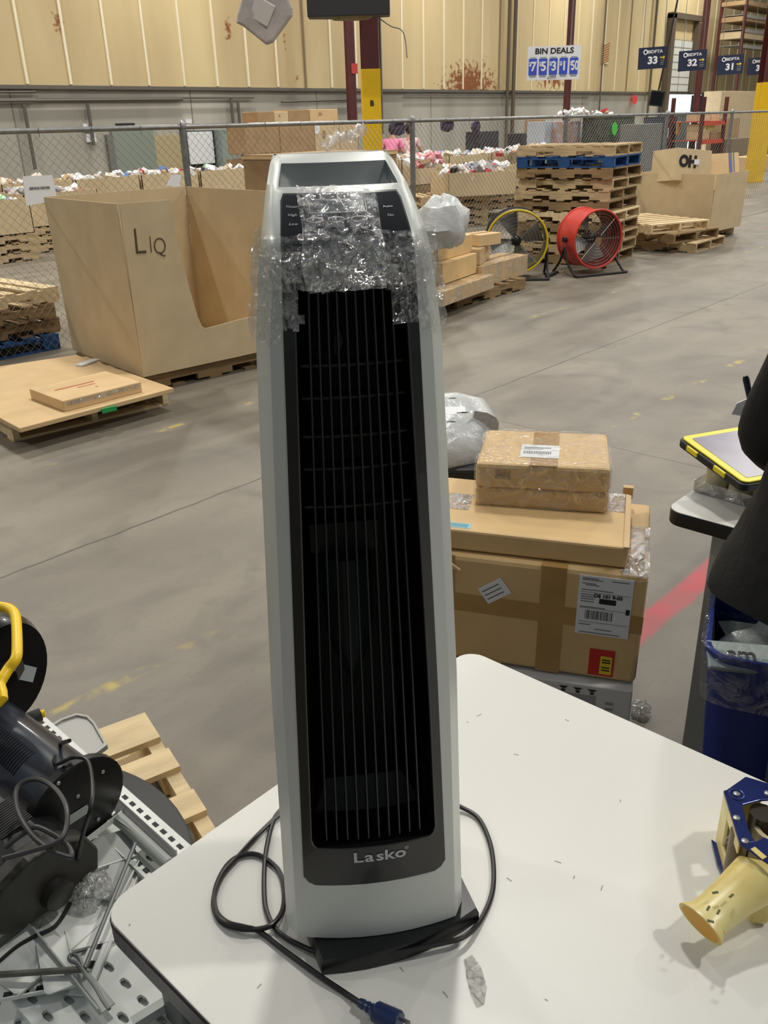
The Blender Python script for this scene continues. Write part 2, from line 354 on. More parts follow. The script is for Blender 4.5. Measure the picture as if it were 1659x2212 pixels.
# dock doorway: tall track door far right with daylight below
p0 = aty(1448, 90, WY - .1); p1 = aty(1497, 90, WY - .1)
wn = thing('door_2', None, None); tag(wn, kind='structure')
xa, xb = aty(1440, 190, WY - .12).x, aty(1486, 190, WY - .12).x; zt = aty(1470, 88, WY - .12).z
dm = M(); nrow = 7
M().box(xa, xb, WY - 0.12, WY - 0.05, WZ + 0.03, zt).build('door_curtain', mat('pale_door_panel', (214, 216, 208), 0.5), wn)
gr = M()
for k in range(nrow + 1):
    zz = WZ + 0.03 + (zt - WZ) * k / nrow; gr.box(xa, xb, WY - 0.13, WY - 0.12, zz - 0.015, zz + 0.015)
gr.box((xa + xb) / 2 - .02, (xa + xb) / 2 + .02, WY - 0.13, WY - 0.12, WZ, zt)
gr.build('door_seams', mat('seam_grey', (150, 150, 146), 0.6), wn)
M().box(xa - .35, xa - 0.05, WY - 0.3, WY - 0.05, 0, zt + .9).box(xb + 0.05, xb + .35, WY - 0.3, WY - 0.05, WZ, zt + 0.7).box(xa - .35, xb + .5, WY - 0.3, WY - 0.05, zt + .75, zt + .95).build('door_track', mat('track_dark', (96, 84, 70), 0.6), wn)
M().box(xa - 0.05, xb + 1.6, WY - 0.06, WY - 0.045, 0.2, WZ - 0.08).build('daylight_opening', emit('daylight', (226, 240, 246), 2.2), wn)

# ------------------------------------------------------------------ columns
def column(name, lab, x, y, r_, z_yel, group=None, yel_w=None, m_=MAROON):
    t = thing(name, lab, 'column', (x, y, 0))
    h = r_
    # wide flange section, as an extruded H
    def sec(hw, hd, tf, tw): return [(-hw, -hd), (hw, -hd), (hw, -hd + tf), (tw, -hd + tf), (tw, hd - tf), (hw, hd - tf), (hw, hd), (-hw, hd), (-hw, hd - tf), (-tw, hd - tf), (-tw, -hd + tf), (-hw, -hd + tf)]
    M().prism(sec(h, h, .02, .02), 11).build('steel_post', m_, t)
    if z_yel:
        M().box(-h - .012, h + .012, -h - .012, h + .012, 0, z_yel).build('yellow_guard', YEL, t, bevel=.01)
    return t
cb = aty(801, 200, 9.6)
colB = column('steel_column', 'maroon steel column with a yellow lower half marked B behind the fence', cb.x, cb.y, 0.125, aty(800, 150, 9.6).z)
colB.rotation_euler[2] = math.radians(-42)
o = text('B', 0.1, frame((0.0, -0.142, aty(796, 224, 9.6).z), (1, 0, 0), (0, 0, 1)), INK, None, 'letter', bold=0.004); o.parent = colB
M().tube([(0.16, 0.02, 1.5), (0.16, 0.02, 11)], 0.02, 6).build('conduit', STEEL, colB)
for nm, x_, y_, Y_, r_, lab in [('slim_steel_column', 757, 150, 16.6, .13, 'slim maroon column against the tan wall left of the yellow column'),
                          ('slim_steel_column', 1231, 100, 12.2, .085, 'slim dark maroon column holding the bin deals sign'),
                          ('slim_steel_column', 1518, 100, 13.5, .11, 'slim maroon column crossing behind the aisle 32 sign')]:
    c_ = aty(x_, y_, Y_); t = thing(nm, lab, 'column', (c_.x, c_.y, 0)); M().tube([(0, 0, 0), (0, 0, 11)], r_, 10).build('steel_post', MAROON, t, smooth=True)
    if x_ == 757: 
        M().box(-.1, .1, -.15, -.132, aty(760, 160, 16.6).z, aty(760, 138, 16.6).z).build('red_plate', mat('red_sign', (190, 60, 56), .5), t)
cR = aty(1652, 200, 9.0)
column('steel_column', 'yellow wrapped maroon column at the right edge of the aisle', cR.x + .05, cR.y, 0.17, aty(1652, 178, 9).z).rotation_euler[2] = math.radians(-45)

# heater unit on column B and a hanging diamond panel
ub = thing('speaker_cabinet', 'large black cabinet mounted high on the maroon column, top of photo', 'speaker', (0, 0, 0))
a = aty(664, 37, 9.3); b_ = aty(812, 40, 9.3); z0 = a.z
T = frame((a.x, 9.3, z0), (CR.x, CR.y, 0)); wv = (b_ - a).length * 0.86
M().prism([(0, 0), (wv * .95, 0), (wv * .95, .3), (wv * .5, .42), (0, .3)], 0.9, T).build('cabinet_shell', mat('cabinet_black', (36, 34, 36), .5), ub, bevel=.01)
M().lathe([(.0, -.02), (.2, -.03), (.24, 0.0)], T @ Matrix.Translation((wv * .5, .16, 0)) @ Matrix.Diagonal((1.2, .7, 1, 1)), 24).build('underside_dome', mat('dome_tan', (120, 104, 70), .6), ub, smooth=True)
M().tube(smooth_path([T @ Vector((wv * .8, .1, -.01)), T @ Vector((wv * .95, .1, -.12)), T @ Vector((wv * 1.1, .1, -.2)), T @ Vector((wv * 1.14, .1, -.5))]), .008, 6).build('cable', STEEL, ub)
dp = thing('hanging_banner', 'crumpled grey diamond shaped square hanging by one corner above the fence', 'banner', (0, 0, 0))
c_ = [atd(*q, 9.5) for q in ((511, 50), (524, 56), (575, 97), (590, 92), (632, 34), (632, 18), (605, -48), (560, -52), (530, -25), (513, 32))]
mm = M(); ctr = sum(c_, Vector()) / len(c_); nrm = Vector((CF.x, CF.y, 0)).normalized()
rings = [[ctr + (p - ctr) * k + nrm * d for p in c_] for k, d in ((1.0, .03), (1.0, -.03), (.9, -.04), (.5, -.045), (.25, -.048))]
mm.loft(rings, cap=True).build('panel_body', mat('crumpled_grey', (168, 160, 155), .45, var=.35, scale=3, bump=.7, bscale=5), dp, bevel=.01)
M().box(-.1, .1, -.012, .012, -.1, .1, 0, Matrix.Translation(ctr - nrm * .045) @ rotz(math.atan2(CR.y, CR.x)) @ Matrix.Rotation(.5, 4, 'Y')).build('centre_plate', mat('crumpled_grey2', (186, 178, 172), .4), dp, bevel=.01)
M().tube([ctr + Vector((0, 0, .35)), ctr + Vector((0, 0, 6))], .006, 5).build('hanger_wire', STEEL, dp)

# ------------------------------------------------------------------ hanging signs
NAVY = mat('navy_board', (22, 32, 62), .6); SBLUE = mat('price_blue', (58, 84, 196), .55); SW = mat('sign_white', (232, 232, 236), .6)
def sign_frame(TL, TR, BL, dist):
    a, b2, c3 = atd(*TL, dist), atd(*TR, dist), atd(*BL, dist)
    x = (b2 - a); wv = x.length; x.normalize(); y = Vector((0, 0, 1)); y = (y - x * y.dot(x)).normalized(); h = (a - c3).length
    return frame(a, x, y), wv, h     # origin top-left, x right, y up, z towards viewer
T, wv, h = sign_frame((1141, 101), (1256, 97), (1143, 174), 15.5)
bs = thing('price_sign', 'white and blue BIN DEALS price sign hanging from the slim column', 'sign')
M().box(0, wv, -h, 0, -.03, 0, 0, T).build('board', SW, bs)
text('BIN DEALS', h * .23, T @ Matrix.Translation((wv * .5, -h * .15, .004)), INK, bs, bold=.003, xs=1.15)
px_ = M(); gb = M()
for k, s_ in enumerate(('7', '5', '3', '1', '50')):
    x0 = wv * (.028 + .194 * k); px_.box(x0, x0 + wv * .155, -h * .84, -h * .36, .002, .006, 0, T)
    gb.box(x0 + wv * .02, x0 + wv * .13, -h * .34, -h * .32, .002, .005, 0, T).box(x0 + wv * .02, x0 + wv * .14, -h * .9, -h * .845, .002, .005, 0, T)
    text('$', h * .17, T @ Matrix.Translation((x0 + wv * .028, -h * .52, .01)), SW, bs, bold=.002)
    text(s_, h * .38, T @ Matrix.Translation((x0 + wv * (.09 if s_ != '50' else .098), -h * .6, .01)), SW, bs, bold=.006, xs=.9 if s_ != '50' else .62)
gb.build('grey_print', mat('print_grey', (150, 152, 158), .6), bs)
text('BIDFTA', h * .09, T @ Matrix.Translation((wv * .48, -h * .93, .01)), GREYINK, bs)
px_.build('price_panels', SBLUE, bs)
M().tube([T @ Vector((wv * .8, 0, -.05)), T @ Vector((wv * .8, 12 - T.translation.z, -.05))], .01, 5).build('hanger', STEEL, bs)
for num, TL, TR, BL, d_ in (('33', (1380, 104), (1444, 99), (1376, 151), 21.5), ('32', (1467, 111), (1528, 106), (1463, 155), 23.5), ('31', (1551, 121), (1608, 116), (1548, 163), 25.5), ('30', (1617, 126), (1672, 122), (1613, 163), 27.5)):
    T, wv, h = sign_frame(TL, TR, BL, d_)
    sg = thing('aisle_sign', 'navy hanging aisle sign numbered %s' % num + {'33': ', left end of the row', '32': ' in front of a maroon column', '31': ' between signs 32 and 30', '30': ' by the yellow column'}[num], 'sign', group='navy aisle number signs')
    M().box(0, wv, -h, 0, -.03, 0, 0, T).build('board', NAVY, sg)
    text('BIDFTA', h * .2, T @ Matrix.Translation((wv * .56, -h * .22, .005)), SW, sg, bold=.002, xs=1.15)
    ring = M(); ring.tube([T @ Vector((wv * .24 + .07 * h * 1.2 * math.cos(a), -h * .22 + .1 * h * math.sin(a), .008)) for a in [k * math.pi / 6 for k in range(12)]], .012, 5, closed=True); ring.build('logo_ring', SW, sg)
    text(num, h * .46, T @ Matrix.Translation((wv * .5, -h * .62, .005)), SW, sg, bold=.008, xs=1.1)
    text('\u2192', h * .2, T @ Matrix.Translation((wv * .84, -h * .5, .005)), mat('arrow_yellow', (226, 200, 60), .6), sg, name='arrow', bold=.01) if False else M().prism([(-.06, -.012), (.01, -.012), (.01, -.035), (.06, 0), (.01, .035), (.01, .012), (-.06, .012)], .004, T @ Matrix.Translation((wv * .84, -h * .5, .003))).build('arrow', mat('arrow_yellow', (226, 200, 60), .6), sg)
    for s_ in (.15, .85): M().tube([T @ Vector((wv * s_, 0, -.015)), T @ Vector((wv * s_, 12 - T.translation.z, -.015))], .006, 5).build('hanger_wire', STEEL, sg)
    for q in (-.66, -.76, -.84): M().box(wv * .76, wv * .92, h * q, h * (q + .05), .002, .005, 0, T).build('small_print', GREYINK, sg)
# hazard stripe board on wall
a0, a1, a2 = aty(1303, 94, WY - .08), aty(1317, 94, WY - .08), aty(1301, 138, WY - .08); wv = a1.x - a0.x; h = a0.z - a2.z; T = frame(a0, (1, 0, 0), (0, 0, 1))
hz_ = thing('hazard_board', 'narrow orange and white striped board on the tan wall', 'sign')
M().box(0, wv, -h, 0, -.03, 0, 0, T).build('board', mat('hazard_white', (214, 206, 186), .6), hz_)
hs = M()
for k in range(8): y_ = -h * (k + .9) / 8.3; hs.hexa([T @ Vector(v) for v in ((0, y_, .002), (wv, y_ + .12, .002), (wv, y_ + .07, .002), (0, y_ - .05, .002), (0, y_, .006), (wv, y_ + .12, .006), (wv, y_ + .07, .006), (0, y_ - .05, .006))])
hs.build('stripes', mat('hazard_orange', (170, 104, 30), .6), hz_)
T, wv, h = sign_frame((1407, 194), (1438, 197), (1401, 228), 21.0)
tv = thing('television', 'black flat television hanging above the fence left of bright doorway', 'television')
M().box(0, wv, -h, 0, -.05, 0, 0, T).build('bezel', BLACKM, tv, bevel=.01); M().box(.03, wv - .03, -h + .03, -.03, 0, .004, 0, T).build('screen', BLACKG, tv)
M().tube([T @ Vector((wv * .5, 0, -.08)), T @ Vector((wv * .5, 3.5, -.08))], .02, 6).build('mount_pole', BLACKM, tv)
c_ = aty(1370, 215, WY - .1); tag(M().lathe([(0, 0), (.16, 0), (.16, .05), (0, .06)], frame(c_, (1, 0, 0), (0, 0, 1)), 20).build('red_alarm_light', emit('red_glow', (255, 90, 90), 1.0)), 'small glowing red round light on the far concrete wall', 'light')
# ================================================================== FENCE
FY = 6.75
fence = thing('chain_link_fence', 'long galvanised chain link fence with a round top rail crossing the warehouse', 'fence', (0, 0, 0))
FH = 1.655
posts = [-2.0, aty(399, 330, FY).x, aty(891, 320, FY).x, aty(1221, 290, FY).x, aty(1437, 300, FY).x, aty(1572, 320, FY).x, 27.0]
posts.insert(1, posts[1] - 4.1)
for xp in posts[1:]:
    pm = M(); pm.tube([(xp, FY, 0), (xp, FY, FH + .02)], 0.03 if xp < 20 else .04, 10); pm.lathe([(.036, FH - .01), (.036, FH + .03), (.015, FH + .055)], Matrix.Translation((xp, FY, 0)), 10)
    pm.build('post', GALV, fence, smooth=True)
M().tube([(-2, FY, FH), (27, FY, FH)], 0.021, 10).build('top_rail', GALV, fence, smooth=True)
wt = M()
for k in range(60): wt.tube([(-1 + k * .45, FY - .024, FH - .05), (-1 + k * .45, FY - .026, FH + .02)], .003, 4)
wt.build('tie_wires', GALV, fence)
wire = mat('fence_wire', (136, 134, 128), .45, metal=.5); pt = .072
for k in range(1, len(posts) - 1):
    a, b2 = posts[k], posts[k + 1]
    if k >= 5: pt = .1
    cm = M(); s_ = a
    x0 = a - FH
    while x0 < b2:
        for sgn in (1, -1):
            # line from (x0,z0) rising to the right, mirrored for the other family
            xs, xe = max(a, x0), min(b2, x0 + FH - .05)
            if xe - xs > .03:
                za, zb = xs - x0, xe - x0
                if sgn < 0: za, zb = FH - .03 - za, FH - .03 - zb
                cm.tube([(xs, FY + sgn * .003, max(.02, za)), (xe, FY + sgn * .003, max(.02, zb))], .0017, 3, caps=False)
        x0 += pt
    cm.build('chain_mesh', wire, fence)
# things tied to the fence
def paper(name, lab, cat, px4, Y, m_=WHITEP, lines=None):
    vs = [aty(x, y, Y) for x, y in px4]; t = thing(name, lab, cat, (0, 0, 0)); v2 = [v + Vector((0, .003, 0)) for v in vs]
    M().hexa(vs + v2).build('sheet', m_, t); return t, vs
pt_, vs = paper('paper_notice', 'white printed paper notice tied on the fence at far left', 'notice', [(49, 381), (113, 378), (124, 432), (57, 445)], FY - .02)
o_ = (vs[0] + vs[1] + vs[2] + vs[3]) / 4; text('SERVICE CENTER', .022, frame(o_ + Vector((0, -.004, .01)), (1, 0, -.02), (0, 0, 1)), GREYINK, pt_, bold=.001)
paper('paper_sheet', 'white blank sheet hung on the fence just left of the second post', 'notice', [(371, 377), (391, 378), (388, 404), (360, 401)], FY - .02)
c_ = aty(1327, 278, FY - .03); tag(M().lathe([(0, 0), (.075, 0), (.075, .01), (0, .01)], frame(c_, (1, 0, 0), (0, 0, 1)) @ Matrix.Diagonal((1, 1.15, 1, 1)), 24).build('green_disc', mat('bright_green', (70, 190, 70), .6)), 'bright green oval tag hung on the fence mesh', 'tag')
for k, (px4, lab) in enumerate([([(848, 266), (872, 262), (874, 288), (852, 290)], 'purple black bag hanging on the mesh just left of the post'), ([(956, 260), (980, 260), (978, 280), (958, 282)], 'purple black bag hanging on the mesh right of the post'), ([(1022, 266), (1036, 262), (1036, 284), (1024, 284)], 'small dark bag hanging on the mesh farther right of posts')]):
    cc = [aty(x, y, FY + .05) for x, y in px4]; ce = sum(cc, Vector()) / 4; mm = M()
    rings = [[ce + (p - ce) * s_ + Vector((0, d, 0)) for p in [cc[0], (cc[0] + cc[1]) / 2 + Vector((0, 0, .03)), cc[1], (cc[1] + cc[2]) / 2 + Vector((.02, 0, 0)), cc[2], (cc[2] + cc[3]) / 2 - Vector((0, 0, .02)), cc[3], (cc[3] + cc[0]) / 2 - Vector((.02, 0, 0))]] for s_, d in ((.5, -.03), (1, 0), (1, .03), (.5, .06))]
    tag(mm.loft(rings).build('hanging_bag', mat('bag_purple', (104, 96, 124), .6, var=.5, scale=30), smooth=True), lab, 'bag')

# ================================================================== PALLETS
def make_pallet(name, lab, m_=WOOD, L=1.2, Wd=1.0, blocks=False, nb=7, group=None, fine=True):
    t = thing(name, lab, 'pallet', (0, 0, 0), 0, group)
    h = .122; rnd = random.Random(len(bpy.data.objects))
    dk = M()
    for i in range(nb):
        wv = .088 if i not in (0, nb - 1) else .13
        x = -L / 2 + wv / 2 + (L - wv) * i / (nb - 1) + rnd.uniform(-.006, .006)
        dk.box(x - wv / 2, x + wv / 2, -Wd / 2 + rnd.uniform(-.006, .006), Wd / 2 + rnd.uniform(-.006, .006), h - .017, h)
    dk.build('top_deck', m_, t)
    for yy in (-Wd / 2 + .02, 0, Wd / 2 - .02):
        sm = M()
        if blocks:
            for xx in (-L / 2 + .07, 0, L / 2 - .07): sm.box(xx - .07, xx + .07, yy - .045 if yy > -.1 else yy - .02, yy + .045 if yy < .1 else yy + .02, .015, h - .034)
            sm.box(-L / 2, L / 2, yy - .045 if yy > -.1 else yy - .02, yy + .045 if yy < .1 else yy + .02, h - .034, h - .017)
            sm.build('block_row', m_, t)
        else:
            sm.box(-L / 2, L / 2, yy - .019, yy + .019, .055, h - .017)
            for a, b2 in ((-.5, -.3), (-.12, .12), (.3, .5)): sm.box(a * L, b2 * L, yy - .019, yy + .019, .015, .055)
            sm.build('stringer', m_, t)
    bt = M()
    for xx in (-L / 2 + .06, -.25 * L, 0, .25 * L, L / 2 - .06)[::(1 if not blocks else 2)]: bt.box(xx - .05, xx + .05, -Wd / 2, Wd / 2, 0, .015)
    if blocks:
        for yy in (-Wd / 2 + .05, Wd / 2 - .05): bt.box(-L / 2, L / 2, yy - .045, yy + .045, .0, .0149)
    bt.build('bottom_deck', m_, t); return t
PAL = make_pallet('wooden_pallet', 'x'); PALD = make_pallet('wooden_pallet', 'x', WOODD); PALB = make_pallet('blue_pallet', 'x', BLUEW, blocks=True); PALL = make_pallet('wooden_pallet', 'x', WOODL)
used = {}
def put_pallet(src, x, y, z, rz, lab, group=None):
    o = src if not used.get(src) else copy_tree(src); used[src] = True
    o.location = (x, y, z); o.rotation_euler = (0, 0, rz); o['label'] = lab
    if group: o['group'] = group
    elif 'group' in o: del o['group']
    return o
def pallet_at(src, corner, rz, z, lab, group=None, sx=1, sy=1, L=1.2, Wd=1.0):
    c = Vector((corner[0], corner[1], 0)) + rotz(rz) @ Vector((sx * L / 2, sy * Wd / 2, 0)); return put_pallet(src, c.x, c.y, z, rz, lab, group)

# tall stack in front of the fence. stringers run along the left face (towards the fence), deck ends on the right
N0 = fl(1309, 577); rzS = math.radians(99)
dirL = rotz(rzS) @ Vector((1, 0, 0)); dirR = rotz(rzS) @ Vector((0, -1, 0))
hs_ = .1195; order = [PALD, PAL, PAL, PALD, PALL, PALD, PAL, PAL, PALD, PALB, PAL]
words = ['bottom pallet', 'second pallet from the floor', 'third pallet from the floor', 'fourth pallet from the floor', 'pale fifth pallet from floor', 'sixth pallet, half way up', 'seventh pallet, above the middle', 'eighth pallet from the floor', 'dark pallet just below the blue one', 'blue painted pallet, next to topmost', 'topmost tan pallet']
for k, src in enumerate(order):
    a = rzS + random.uniform(-.03, .03); off = Vector((random.uniform(-.03, .03), random.uniform(-.03, .03), 0))
    c = N0 + dirL * .6 + dirR * .5 + off
    put_pallet(src, c.x, c.y, k * .1225, a, words[k] + ' in the tall stack behind the red fan', 'pallets in the tall stack behind the red fan')
# low stack to its right: two pallets, the upper one skewed
for k, (x_, y_, a, src, lab) in enumerate([(1440, 548, 92, PAL, 'lower pallet of the short stack left of the big carton'), (1432, 520, 80, PALD, 'middle pallet of the short stack left of the big carton'), (1425, 505, 68, PALL, 'skewed top pallet with light slats, short stack by the big carton')]):
    z = k * .1225
    n_ = fl(1486, 548, 0); c = n_ + Vector((.55, .55, 0)) + Vector((-.1 * k, .1 * k, 0)); put_pallet(src, c.x, c.y, z, math.radians(a), lab)
    if k == 2: bpy.context.view_layer.update()

# ================================================================== CARTONS
def walls(L, Wd, H, th=.008, cut=None, flare=0.0, cutside=None):
    """open topped carton; cut = list of (x,z) profile for a scooped front (y=0) wall"""
    m_ = M(); f = flare
    def wall(p, q, inn, prof):   # p,q ground ends, inn inward dir; prof list of (t,z)
        d = Vector(q) - Vector(p); n = len(prof)
        outv = [Vector(p) + d * t + Vector((0, 0, z)) - Vector(inn) * (f * z / H) for t, z in prof]; inv = [v + Vector(inn) * th for v in outv]
        m_.add(outv + inv, [tuple(range(n))[::-1], tuple(range(n, 2 * n))] + [(i, (i + 1) % n, n + (i + 1) % n, n + i) for i in range(n)])
    full = [(0, 0), (1, 0), (1, H), (0, H)]
    wall((0, 0, 0), (L, 0, 0), (0, 1, 0), cut or full); wall((0, Wd, 0), (L, Wd, 0), (0, -1, 0), full)
    wall((0, 0, 0), (0, Wd, 0), (1, 0, 0), full); wall((L, 0, 0), (L, Wd, 0), (-1, 0, 0), full)
    m_.box(0, L, 0, Wd, 0, .01); return m_
# the big empty carton marked LIQ
cc = fl(310, 815, .123); rzq = math.radians(-6)
t = thing('gaylord_box', 'large open cardboard bin marked LIQ with a scooped out front', 'cardboard box', (cc.x, cc.y, .123), rzq)
H_ = 1.1; L_, W_ = 1.12, 1.14
cut = [(0, 0), (1, 0), (1, .22), (.92, .255), (.8, .265), (.7, .262), (.55, .25), (.46, .245), (.435, .26), (.41, .33), (.37, .55), (.335, .8), (.315, 1.0), (.31, H_), (0, H_)]
walls(L_, W_, H_, cut=cut, flare=.015).build('carton_walls', CARD, t)
for s_, x0, y0, sz in (('L', .10, .86, .23), ('I', .175, .835, .15), ('Q', .238, .82, .15)):
    text(s_, sz, frame((x0 + .0, -.013, y0), (1, 0, -.04), (0, 0, 1)), mat('pencil', (84, 66, 46), .7), t, 'marker_letter', bold=-.0022, xs=.8 if s_ != 'I' else .6)
put = put_pallet(PALD, *(cc.xy + (rotz(rzq) @ Vector((.58, .55, 0))).xy), 0, rzq, 'worn pallet under the large open cardboard bin marked LIQ')
# two stacked bins beyond it, mostly behind the heater
e_ = aty(527, 335, 6.45); z1 = e_.z
t = thing('gaylord_box', 'closed cardboard bin stacked behind the heater top, beyond the LIQ bin', 'cardboard box', (e_.x, 5.62, .86), 0); M().box(0, 1.1, 0, .85, 0, z1 - .86).box(0, 1.1, .2, .215, z1 - .86, z1 - .857).build('carton_walls', CARDD, t); M().box(-.002, .0, .3, .31, .0, z1 - .87).build('carton_seam', mat('card_seam_brown', (118, 90, 60), .8), t)  # carton seam is a thin strip of darker brown
M().box(-.012, 1.11, -.012, .862, z1 - .895, z1 - .875).build('lid_rim', CARDL, t)
t = thing('gaylord_box', 'lower cardboard bin beneath the stacked one behind the heater', 'cardboard box', (e_.x + .02, 5.64, .123), 0); M().box(0, 1.06, 0, .82, 0, .735).build('carton_walls', CARD, t); M().box(-.012, 1.07, -.012, .83, .71, .73).build('lid_rim', CARDL, t)
put_pallet(PALD, e_.x + .58, 6.08, 0, 0, 'pallet under the two stacked bins behind the heater')

# right hand bin with two cartons in it, behind the short pallet stack
c2 = fl(1531, 503, .123); rz2 = math.radians(-3)
t = thing('gaylord_box', 'large brown cardboard bin at right holding two cartons', 'cardboard box', (c2.x, c2.y, .123), rz2)
Hr = hz_h = None
zt = pl(1557, 376, c2, (C0 - c2)).z
walls(.98, 1.25, zt - .123, flare=.02).build('carton_walls', CARD, t)
cr_ = M(); cr_.add([Vector((-.004, .5, .75)), Vector((-.004, .62, .75)), Vector((-.006, .45, .1)), Vector((-.006, .4, .1))], [(0, 1, 2, 3)]); 
put_pallet(PALD, c2.x + .5, c2.y + .6, 0, rz2, 'dark pallet under the large brown bin at right')
# cartons sticking out of it
a = pl(1440, 372, c2 + Vector((.3, .6, 0)), (C0 - c2).normalized()); 
def posed_box(name, lab, cat, o, yaw, roll, pitch, L, D, H, m_, bevel=.003, group=None):
    """origin top front right corner; box spans x -L..0, y 0..D, z -H..0 in its own frame"""
    t = thing(name, lab, cat, (0, 0, 0), 0, group); Rm = Matrix.Rotation(yaw, 4, 'Z') @ Matrix.Rotation(roll, 4, 'Y') @ Matrix.Rotation(pitch, 4, 'X')
    t.matrix_world = Matrix.Translation(o) @ Rm
    M().box(-L, 0, 0, D, -H, 0).build('carton', m_, t, bevel=bevel); return t
tb = posed_box('cardboard_carton', 'crushed brown carton with dark print leaning in the right bin', 'carton', c2 + Vector((.5, .3, 1.04)), math.radians(-24), .1, -.1, .62, .5, .42, CARD)
text('OH', .2, frame((-.42, -.006, -.17), (1, 0, 0), (0, 0, 1)), INK, tb, 'printed_letters', bold=.012); M().box(-.31, -.22, -.009, -.004, -.2, -.13).build('label', WHITEP, tb)
tb = posed_box('cardboard_carton', 'light brown carton with blue tape stripes in the right bin', 'carton', c2 + Vector((1.0, .12, 1.0)), math.radians(-38), -.02, -.3, .5, .14, .5, CARDL)
M().box(-.16, -.11, -.005, .0, -.4, 0).box(-.09, -.075, -.005, 0, -.4, 0).build('blue_tape', mat('blue_tape', (110, 112, 150), .4), tb)

# low pallet with flat cartons, left
A = fl(45, 955); ang = math.atan2(-.04, .99)
rl = math.atan2(fl(355, 880).y - A.y, fl(355, 880).x - A.x)
pcn = Vector((A.x, A.y, 0)) + rotz(rl) @ Vector((.47, .62, 0)); put_pallet(PALL, pcn.x, pcn.y, 0, rl + math.pi / 2, 'low pallet carrying flattened cartons in front of the fence, far left')
sl = [fl(42, 925, .15), fl(375, 838, .15), fl(165, 766, .15), fl(-60, 800, .15), fl(-80, 860, .15)]
t = thing('cardboard_sheet', 'large flattened carton lying over the low pallet at left', 'cardboard sheet', (0, 0, 0))
M().loft([[p - Vector((0, 0, .028)) for p in sl], sl]).build('sheet', CARDL, t, bevel=.004)
a = fl(232, 882, .135); M().box(-.04, .05, -.018, -.003, -.02, .008, 0, Matrix.Translation(a) @ rotz(rl)).build('green_tape', mat('green_tape', (40, 160, 84), .5), t)
ff = fl(140, 890, .151); t = thing('flat_carton', 'thin flat carton with red print lying on the flattened carton', 'carton', (ff.x, ff.y, .151), math.radians(-1))
M().box(0, .52, 0, .42, 0, .065).build('carton', CARDL, t, bevel=.004)
text('FRAGILE', .05, frame((.24, .27, .066), (1, .1, 0), (-.1, 1, 0)), mat('red_print', (176, 76, 50), .7), t, 'red_print', bold=.001) if False else M().box(.08, .34, .24, .262, .065, .0656).box(.2, .32, .19, .205, .065, .0656).box(.28, .3, .12, .135, .065, .0656).build('red_print', mat('red_print', (176, 96, 64), .7), t)
M().box(0.02, .5, -.0015, 0, .03, .055).build('clear_tape', film('tape_film', fac=.35, amp=.4, scale=14), t)
a = fl(190, 785, .151); tag(M().box(-.09, .09, -.03, .03, 0, .012, 0, Matrix.Translation(a) @ rotz(.3)).build('torn_label', WHITEP), 'small torn white label on the flattened carton by the LIQ bin', 'label')

# ------------------------------------------------------------------ bins of goods behind the fence
PALCOL = [mat('goods_%s' % n, c, .45) for n, c in (('white', (236, 236, 238)), ('cream', (226, 210, 190)), ('grey', (150, 150, 156)), ('red', (200, 60, 66)), ('pink', (226, 150, 160)), ('black', (40, 38, 42)), ('blue', (100, 130, 190)), ('green', (130, 190, 120)), ('kraft', (190, 160, 120)))]
def goods(name, lab, x0, x1, y0, y1, z, n, cat='goods', hmax=.16, wts=(8, 3, 1, .6, .7, .8, .5, .2, 1)):
    mm = M(); rnd = random.Random(int(x0 * 100 + y0 * 7))
    for i in range(n):
        x, y = rnd.uniform(x0, x1), rnd.uniform(y0, y1); k = rnd.choices(range(9), wts)[0]
        s_ = rnd.uniform(.035, .1); T = Matrix.Translation((x, y, z + rnd.uniform(-.03, hmax))) @ Matrix.Rotation(rnd.uniform(0, 3), 4, 'Z') @ Matrix.Rotation(rnd.uniform(-.9, .9), 4, 'X') @ Matrix.Rotation(rnd.uniform(-.9, .9), 4, 'Y')
        if rnd.random() < .5: mm.box(-s_, s_, -s_ * .7, s_ * .7, -s_ * .4, s_ * .4, k, T)
        else: mm.lathe([(s_ * .3, -s_ * .5), (s_ * .7, -s_ * .2), (s_ * .6, s_ * .3), (s_ * .1, s_ * .5)], T, 7, k)
    return tag(mm.build(name, PALCOL), lab, cat, kind='stuff')
BINS = []
def bin_of_goods(x0, y0, L, Wd, z0, z1, lab, npal=3, rz=0, m_=CARD, g=None, n=110, pm=None, full=True):
    """a shallow cardboard bin standing on stacked pallets"""
    t = thing('merchandise_bin', lab, 'cardboard bin', (x0, y0, z0), rz, g); walls(L, Wd, z1 - z0, th=.012).build('carton_walls', m_, t)
    if full: goods('loose_merchandise', 'loose small goods heaped in the ' + lab, x0 + .06, x0 + L - .06, y0 + .06, y0 + Wd - .06, z1 - .12, n)
    for k in range(npal):
        put_pallet(pm or random.choice((PAL, PALD)), x0 + L / 2, y0 + Wd / 2, z0 - .1225 * (k + 1), rz, '%s pallet under the %s' % (('top', 'second', 'third', 'bottom', 'lowest')[k], lab), 'pallets under goods bins')
